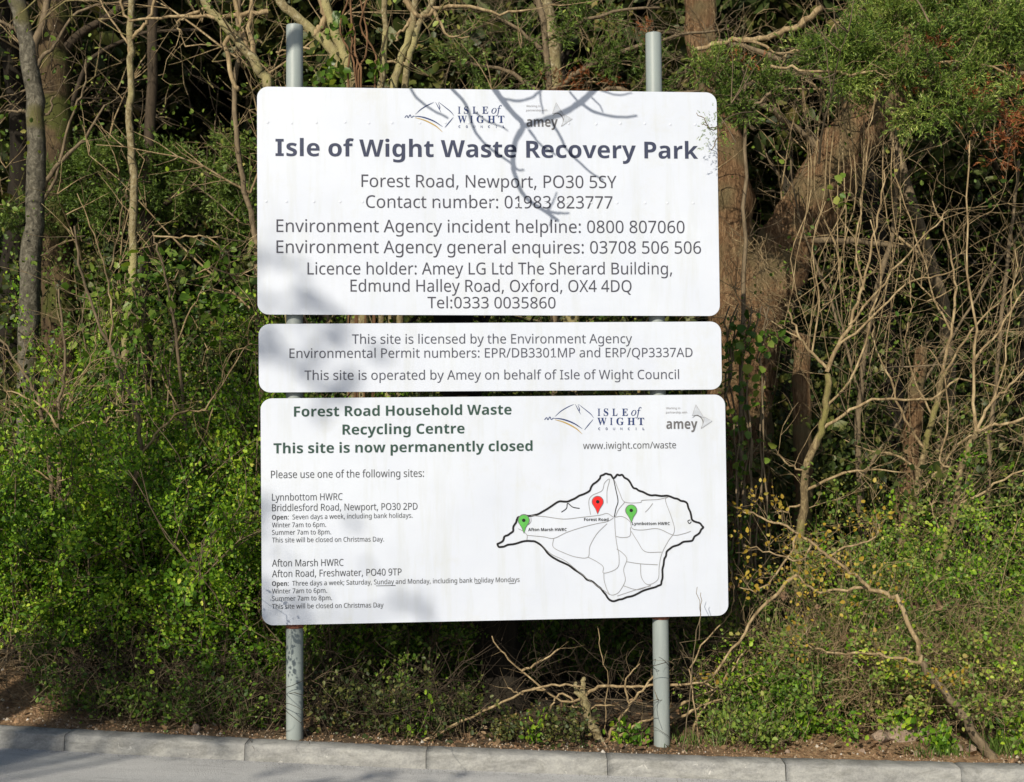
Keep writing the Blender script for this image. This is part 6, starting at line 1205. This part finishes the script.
# creeper ends in front of the sign's lower right corner, sprig at its upper right corner
p = Plant(150); t = thing('climbing_shoot', 'two thin dead shoots bent in front of the lower right corner of the sign', 'shoot', loc=base_of(at(690, 746, 6.98)))
p.pxlimb([(682, 750, 6.95), (690, 690, 6.93), (695, 640, 6.92), (701, 610, 6.92), (700, 592, 6.92)], 6.93, .55, .3, 5, .05)
p.pxlimb([(699, 640, 6.93), (700, 615, 6.92), (697, 586, 6.92)], 6.93, .45, .25, 5, .05)
p.build('stems', MAT['twig2'], t)
p = Plant(151); t = thing('climbing_shoot', 'thin pale shoot curving round the lower right edge of the sign', 'shoot', loc=base_of(at(722, 746, 7.1)))
p.pxlimb([(690, 668, 7.12), (706, 640, 7.15), (724, 622, 7.18), (732, 606, 7.2), (734, 585, 7.2), (728, 562, 7.18)], 7.15, .8, .5, 5, .05); p.pxlimb([(700, 746, 7.1), (694, 700, 7.1), (690, 668, 7.12)], 7.12, .9, .8, 5, .05)
p.build('stems', MAT['twig'], t)
p = Plant(152); Y = 6.9; t = thing('cypress_sprig', 'small green cypress sprig hanging in front of the top right corner of the sign', 'sprig', loc=tuple(at(725, 118, 7.2)))
W = Tubes()
for pts in ([(752, 112, 8.2), (730, 116, 7.4), (716, 130, 7.0), (706, 122, 6.92), (697, 112, 6.92)], [(722, 122, 7.15), (716, 140, 6.98), (711, 150, 6.95)], [(718, 126, 7.05), (710, 128, 6.94), (702, 124, 6.92)]):
    p.pxlimb(pts, 7, .8, .4, 4, .05)
p.build('stems', MAT['twig2'], t)
cl = [(at(714, 127, 6.96), (.02, .02, .016)), (at(710, 122, 6.94), (.016, .016, .010)), (at(717, 141, 6.96), (.014, .014, .02))]
sprays('foliage', MAT['needle'], t, cl, p.r, 16000, .022, .011, .0024, 7)

# ---- the wood behind: individual trees in the shade ----
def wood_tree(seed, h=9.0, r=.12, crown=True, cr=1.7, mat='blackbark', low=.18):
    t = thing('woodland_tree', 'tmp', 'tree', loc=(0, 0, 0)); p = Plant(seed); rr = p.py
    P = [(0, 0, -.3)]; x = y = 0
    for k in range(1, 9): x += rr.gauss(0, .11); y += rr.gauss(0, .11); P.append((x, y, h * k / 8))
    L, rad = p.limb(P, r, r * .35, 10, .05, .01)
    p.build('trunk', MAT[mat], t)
    q = Plant(seed + 500)
    q.twigs_on(L, rad, 34, 1.5, r * .12, 2, 5, .18, .02, lo=low, ang=(40, 85))
    q.build('branches', MAT['twig2'], t)
    if crown:
        q.anch = [a for a in q.anch if a[0][2] > h * .45]
        A = np.array([a[0] for a in q.anch])
        leafy(q, 'crown', MAT['leaf_dark'], t, 5, .11, .07, jit=.12)
    return t
pos = [(-6.2, 13.2), (-4.6, 12.4), (-3.3, 14.4), (-2.2, 12.8), (-1.0, 14.0), (.4, 12.6), (1.5, 13.8), (2.7, 12.2), (3.7, 13.2), (4.8, 12.2), (5.9, 14.0), (-7.6, 15.5), (-5.2, 16.2), (-3.9, 17.5), (-.2, 16.5), (1.9, 16.8), (4.2, 16.4), (6.4, 17.2), (7.6, 15.2), (-1.8, 18), (3.1, 18.6), (-6.8, 19), (8.4, 19.3), (-9, 13), (9, 13), (3.35, 11.2), (4.15, 11.6)]
protos = [wood_tree(700, 9, .09, mat='darkbark'), wood_tree(701, 10, .13), wood_tree(702, 8.5, .06, mat='twig2'), wood_tree(703, 9.5, .075, mat='darkbark')]
where = ['at far left', 'left of the sign', 'behind the sign', 'right of the sign', 'at far right']
rj = random.Random(12)
for i, (x, y) in enumerate(pos):
    o = protos[i] if i < 4 else copy_tree(protos[i % 4])
    x += rj.uniform(-.2, .2); o.location = (x, y, float(H(x, y))); o.rotation_euler = (rj.uniform(-.05, .05), rj.uniform(-.06, .06), rj.uniform(0, 6.28)); s = rj.uniform(.85, 1.15); o.scale = (s, s, s)
    fx = 512 + x / y * F_PX
    w_ = where[0] if fx < 60 else where[1] if fx < 262 else where[2] if fx < 722 else where[3] if fx < 930 else where[4]
    o['label'] = 'dark shaded woodland tree standing deep in the wood ' + w_; o['group'] = 'shaded woodland trees ' + w_
# understorey bushes deep in the wood
def under(seed):
    t = thing('shade_bush', 'tmp', 'bush', loc=(0, 0, 0)); p = Plant(seed)
    for i in range(26):
        bx, by = p.py.uniform(-.8, .8), p.py.uniform(-.5, .5)
        p.grow((bx, by, -.1), (bx * .4, by * .4, 1), p.py.uniform(1.0, 2.3), .01, 2, 4, .2, .03, .5, seg=8)
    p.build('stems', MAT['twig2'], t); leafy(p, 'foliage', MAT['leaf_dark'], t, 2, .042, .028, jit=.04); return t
up = [under(800), under(801), under(802)]
k = 0
for row, (yy, n, s0) in enumerate(((10.2, 9, .95), (11.6, 9, 1.1), (13.2, 10, 1.5), (15.5, 10, 2.0), (18.5, 11, 2.6))):
    for j in range(n):
        hw = yy * .46
        x = -hw + 2 * hw * (j + .5) / n + rj.uniform(-.2, .2); y = yy + rj.uniform(-.3, .3)
        o = up[k] if k < 3 else copy_tree(up[k % 3]); k += 1
        o.location = (x, y, float(H(x, y))); o.rotation_euler = (0, 0, rj.uniform(0, 6.28)); s = s0 * rj.uniform(.8, 1.15); o.scale = (s, s, s * rj.uniform(.8, 1.1))
        fx = 512 + x / y * F_PX; w_ = where[0] if fx < 60 else where[1] if fx < 262 else where[2] if fx < 722 else where[3] if fx < 930 else where[4]
        o['label'] = ('low' if row < 2 else 'tall') + ' dark understorey bush in the shade of the wood ' + w_; o['group'] = ('front' if row < 2 else 'rear') + ' understorey bushes ' + w_
# slim twiggy scrub trees filling the middle distance
def scrub(seed, h, wood, leafm, frac):
    t = thing('scrub_tree', 'tmp', 'tree', loc=(0, 0, 0)); p = Plant(seed)
    for i in range(6):
        bx, by = p.py.uniform(-.35, .35), p.py.uniform(-.3, .3)
        p.grow((bx, by, -.1), (bx * .6 + p.py.gauss(0, .12), by * .5, 1), h * p.py.uniform(.6, 1), .016, 2, 9, .10, .02, .34, (30, 75), tipfrac=.25, seg=10)
    p.build('stems', MAT[wood], t); leafy(p, 'foliage', MAT[leafm], t, 2, .024, .016, jit=.03, frac=frac); return t
sp_ = [scrub(850, 4.6, 'stem', 'leaf_bramble', .22), scrub(851, 4.2, 'twig2', 'leaf_mid', .35), scrub(852, 5.0, 'twig', 'leaf_bramble', .15)]
k = 0
for yy, n in ((9.3, 8), (10.6, 9), (12.3, 9)):
    for j in range(n):
        hw = yy * .43; x = -hw + 2 * hw * (j + .5) / n + rj.uniform(-.3, .3); y = yy + rj.uniform(-.4, .4)
        if yy < 9.5 and 690 < 512 + x / y * F_PX < 900: continue
        o = sp_[k] if k < 3 else copy_tree(sp_[k % 3]); k += 1
        o.location = (x, y, float(H(x, y))); o.rotation_euler = (0, 0, rj.uniform(0, 6.28)); s = rj.uniform(.85, 1.2); o.scale = (s, s, s)
        fx = 512 + x / y * F_PX; w_ = where[0] if fx < 60 else where[1] if fx < 262 else where[2] if fx < 722 else where[3] if fx < 930 else where[4]
        o['label'] = 'slim twiggy scrub tree in the middle distance ' + w_; o['group'] = 'scrub trees in the middle distance ' + w_
# leaf canopy added above the wood, out of view, to shade what is seen
rng = np.random.default_rng(900); n = 20000
x = rng.uniform(-11, 11, n); y = rng.uniform(12.5, 22, n); hgt = 6.4 + .22 * (y - 10) + np.abs(rng.normal(0, 1.1, n)) + .5 * np.sin(x * 1.3) * np.sin(y)
tag(leaves('shading_canopy', MAT['leaf_dark'], None, np.stack([x, y, hgt], 1), rng.normal(0, 1, (n, 3)), rng, .26, .17, .1), 'unseen leaf canopy added over the wood to shade it', 'canopy', kind='stuff')
# far leafy darkness filling the wood
n = 60000; x = rng.uniform(-13, 13, n); y = rng.uniform(17.5, 24, n); z = H(x, y) + rng.uniform(0, 6.5, n)
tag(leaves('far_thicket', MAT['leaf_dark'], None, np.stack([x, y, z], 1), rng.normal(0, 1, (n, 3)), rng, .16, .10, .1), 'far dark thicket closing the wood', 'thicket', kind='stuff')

# ---- trees on the viewer's side of the road: their shadows fall on the sign and the road ----
def sh(px, py, t):
    u, v = sign_uv(px, py); return sign_xyz(u, v) + SUN * t
p = Plant(160); t0 = 1.65
start = sh(440, -40, t0 + .2)
t = thing('overhanging_tree', 'bare tree beside the viewer whose bough hangs in front of the sign', 'tree', loc=base_of((-4.6, 3.0, 0)))
p.limb([(-4.6, 3.0, -.3), (-4.55, 3.05, 2.0), (-4.4, 3.2, 4.2), (-3.9, 3.5, 5.8), (-3.2, 3.9, 7.0)], .14, .07, 10, .05)
p.limb([(-4.4, 3.2, 4.2), (-3.6, 3.3, 5.6), (-2.2, 3.9, 6.0), (-1.1, 4.8, 5.6), tuple(sh(470, 60, t0))], .05, .012, 8, .05)
p.build('trunk', MAT['grey'], t)
q = Plant(161)
B = [([(470, 60), (495, 90), (508, 108), (523, 125), (516, 140), (513, 160), (516, 178), (525, 197), (546, 212), (558, 221)], 3.3, 1.5), ([(546, 211), (558, 213), (569, 213)], 1.5, .8), ([(546, 212), (553, 203), (557, 192)], 1.2, .6), ([(552, 216), (550, 226)], 1.2, .6),
     ([(620, 60), (592, 92), (577, 105), (559, 115), (543, 120), (525, 126)], 3.0, 2.0), ([(580, 103), (595, 112), (617, 117), (637, 116)], 1.7, 1), ([(592, 98), (600, 106), (603, 112)], 1.0, .6), ([(570, 92), (580, 104)], 1.2, .8), ([(600, 90), (617, 95), (632, 93)], 1.2, .6),
     ([(495, 92), (503, 98), (516, 101), (531, 98), (540, 91), (545, 80)], 1.4, 1), ([(540, 91), (541, 102), (543, 114)], 1.1, .7), ([(529, 130), (540, 144), (556, 155)], 1.5, .8), ([(552, 122), (560, 136), (568, 151), (586, 169), (603, 180)], 1.7, .9),
     ([(400, 60), (411, 89), (425, 105), (448, 118)], 1.8, 1), ([(425, 60), (452, 89), (466, 105), (474, 129), (486, 145), (512, 164), (518, 170), (524, 170)], 2.0, .9), ([(470, 60), (440, 62), (400, 60)], 2, 1.8), ([(470, 60), (540, 50), (620, 60)], 3, 3), ([(475, 112), (488, 122), (500, 126), (508, 131)], 1.1, .6),
     ([(400, 60), (340, 20), (300, 24), (294, 28), (290, 36), (286, 41)], .9, .4), ([(512, 168), (516, 182), (520, 190)], 1, .6)]
for pts, r0, r1 in B:
    P = [tuple(sh(a, b_, t0 + .08 * sin(a * .05))) for a, b_ in pts]; q.limb(P, r0 * MM * .95, r1 * MM * 1.1, 7, .06, .001)
q.build('branches', MAT['grey'], t)
# leafy roadside tree further off: blotchy soft shadows
t = thing('roadside_tree', 'leafy tree on the far side of the road behind the viewer', 'tree', loc=base_of((-9.2, -7.5, 0)))
p = Plant(162); tr = 17.0
p.limb([(-9.2, -7.5, -.3), (-9.1, -7.4, 4), (-8.8, -7.2, 8), (-8.4, -7.0, 11)], .24, .1, 12, .05)
P = []
blobs = [(305, 300, 14, 34), (290, 348, 13, 34), (264, 520, 8, 20), (276, 600, 15, 50), (412, 602, 6, 14), (200, 700, 30, 60),
         (40, 480, 30, 40), (30, 250, 50, 160), (80, 180, 40, 140)]
for bx, by, s, n in blobs:
    c = sh(bx, by, tr); p.limb([(-8.8, -7.2, min(8, c[2] - 1)), tuple((np.array([-8.8, -7.2, c[2] - .3]) + c) / 2), tuple(c)], .03, .008, 6, .05)
    pts = np.array([c + np.array([p.py.gauss(0, s * MM), p.py.gauss(0, .35), p.py.gauss(0, s * MM)]) for _ in range(n)]); P.append(pts)
p.build('trunk', MAT['grey'], t); P = np.concatenate(P)
leaves('crown', MAT['leaf_mid'], t, P, p.r.normal(0, 1, P.shape), p.r, .085, .055, .02)
# second roadside tree: dapples the road and kerb
t = thing('roadside_tree', 'spreading tree behind the viewer shading the road', 'tree', loc=base_of((-5.6, -3.4, 0)))
p = Plant(163)
p.limb([(-5.6, -3.4, -.3), (-5.55, -3.4, 2.2), (-5.4, -3.3, 4.2), (-5.3, -3.2, 5.6)], .16, .06, 12, .05)
P = []
def gsh(x, y, tt): return np.array([x, y, float(G(x)) - .05]) + SUN * tt
for gx in np.arange(-3.0, 3.2, .42):
    for gy in (4.8, 5.5, 6.0):
        if p.py.random() < .58: continue
        tt = p.py.uniform(9.5, 12.5); c = gsh(gx, gy + p.py.uniform(-.2, .1), tt); n = int(p.py.uniform(20, 70))
        P.append(np.array([c + np.array([p.py.gauss(0, .2), p.py.gauss(0, .2), p.py.gauss(0, .035)]) for _ in range(n)]))
        p.limb([(-5.4, -3.3, 4.6), tuple((np.array([-5.4, -3.3, 5.0]) + c) / 2), tuple(c)], .03, .01, 5, .05)
p.build('trunk', MAT['grey'], t); P = np.concatenate(P)
leaves('crown', MAT['leaf_mid'], t, P, p.r.normal(0, 1, P.shape), p.r, .08, .05, .02)

# ------------------------------------------------------------------ light, sky, camera
w = bpy.data.worlds.new('World'); sc.world = w; w.use_nodes = True; nt = w.node_tree; bg = nt.nodes['Background']
sky = nt.nodes.new('ShaderNodeTexSky'); sky.sky_type = 'NISHITA'; sky.sun_disc = False
sky.sun_elevation = SUN_EL; sky.sun_rotation = math.atan2(SUN[0], SUN[1])
nt.links.new(sky.outputs[0], bg.inputs[0]); bg.inputs[1].default_value = SKY
L = bpy.data.lights.new('sun', 'SUN'); L.energy = SUNP; L.angle = R(.4); L.color = (1, .91, .76)
lo = bpy.data.objects.new('sun', L); C.objects.link(lo)
from mathutils import Vector, Matrix
lo.rotation_euler = Vector(SUN).to_track_quat('Z', 'Y').to_euler()
cd = bpy.data.cameras.new('camera'); co = bpy.data.objects.new('camera', cd); C.objects.link(co); sc.camera = co
cd.sensor_fit = 'HORIZONTAL'; cd.sensor_width = 36; cd.lens = 36 * F_PX / 1024; cd.clip_end = 2000; cd.clip_start = .05
# columns: right, up, back
def camvec(x, y, z): # x right, y down px, z fwd
    c, s = cos(ROLL), sin(ROLL); a, b_ = c * x + s * y, -s * x + c * y
    dx, dy, dz = a, z, -b_; c, s = cos(PITCH), sin(PITCH); return Vector((dx, dy * c - dz * s, dy * s + dz * c))
X, Yv, Z = camvec(1, 0, 0), camvec(0, -1, 0), -camvec(0, 0, 1)
mt = Matrix((X, Yv, Z)).transposed().to_4x4(); mt.translation = (0, 0, CAM_Z); co.matrix_world = mt
cd.dof.use_dof = True; cd.dof.focus_distance = 7.15; cd.dof.aperture_fstop = 4.0
sc.view_settings.view_transform = 'Standard'; sc.view_settings.look = 'None'; sc.view_settings.exposure = 0
sc.cycles.use_denoising = True
sc.cycles.max_bounces = 6; sc.cycles.transmission_bounces = 3; sc.cycles.diffuse_bounces = 1; sc.cycles.glossy_bounces = 2
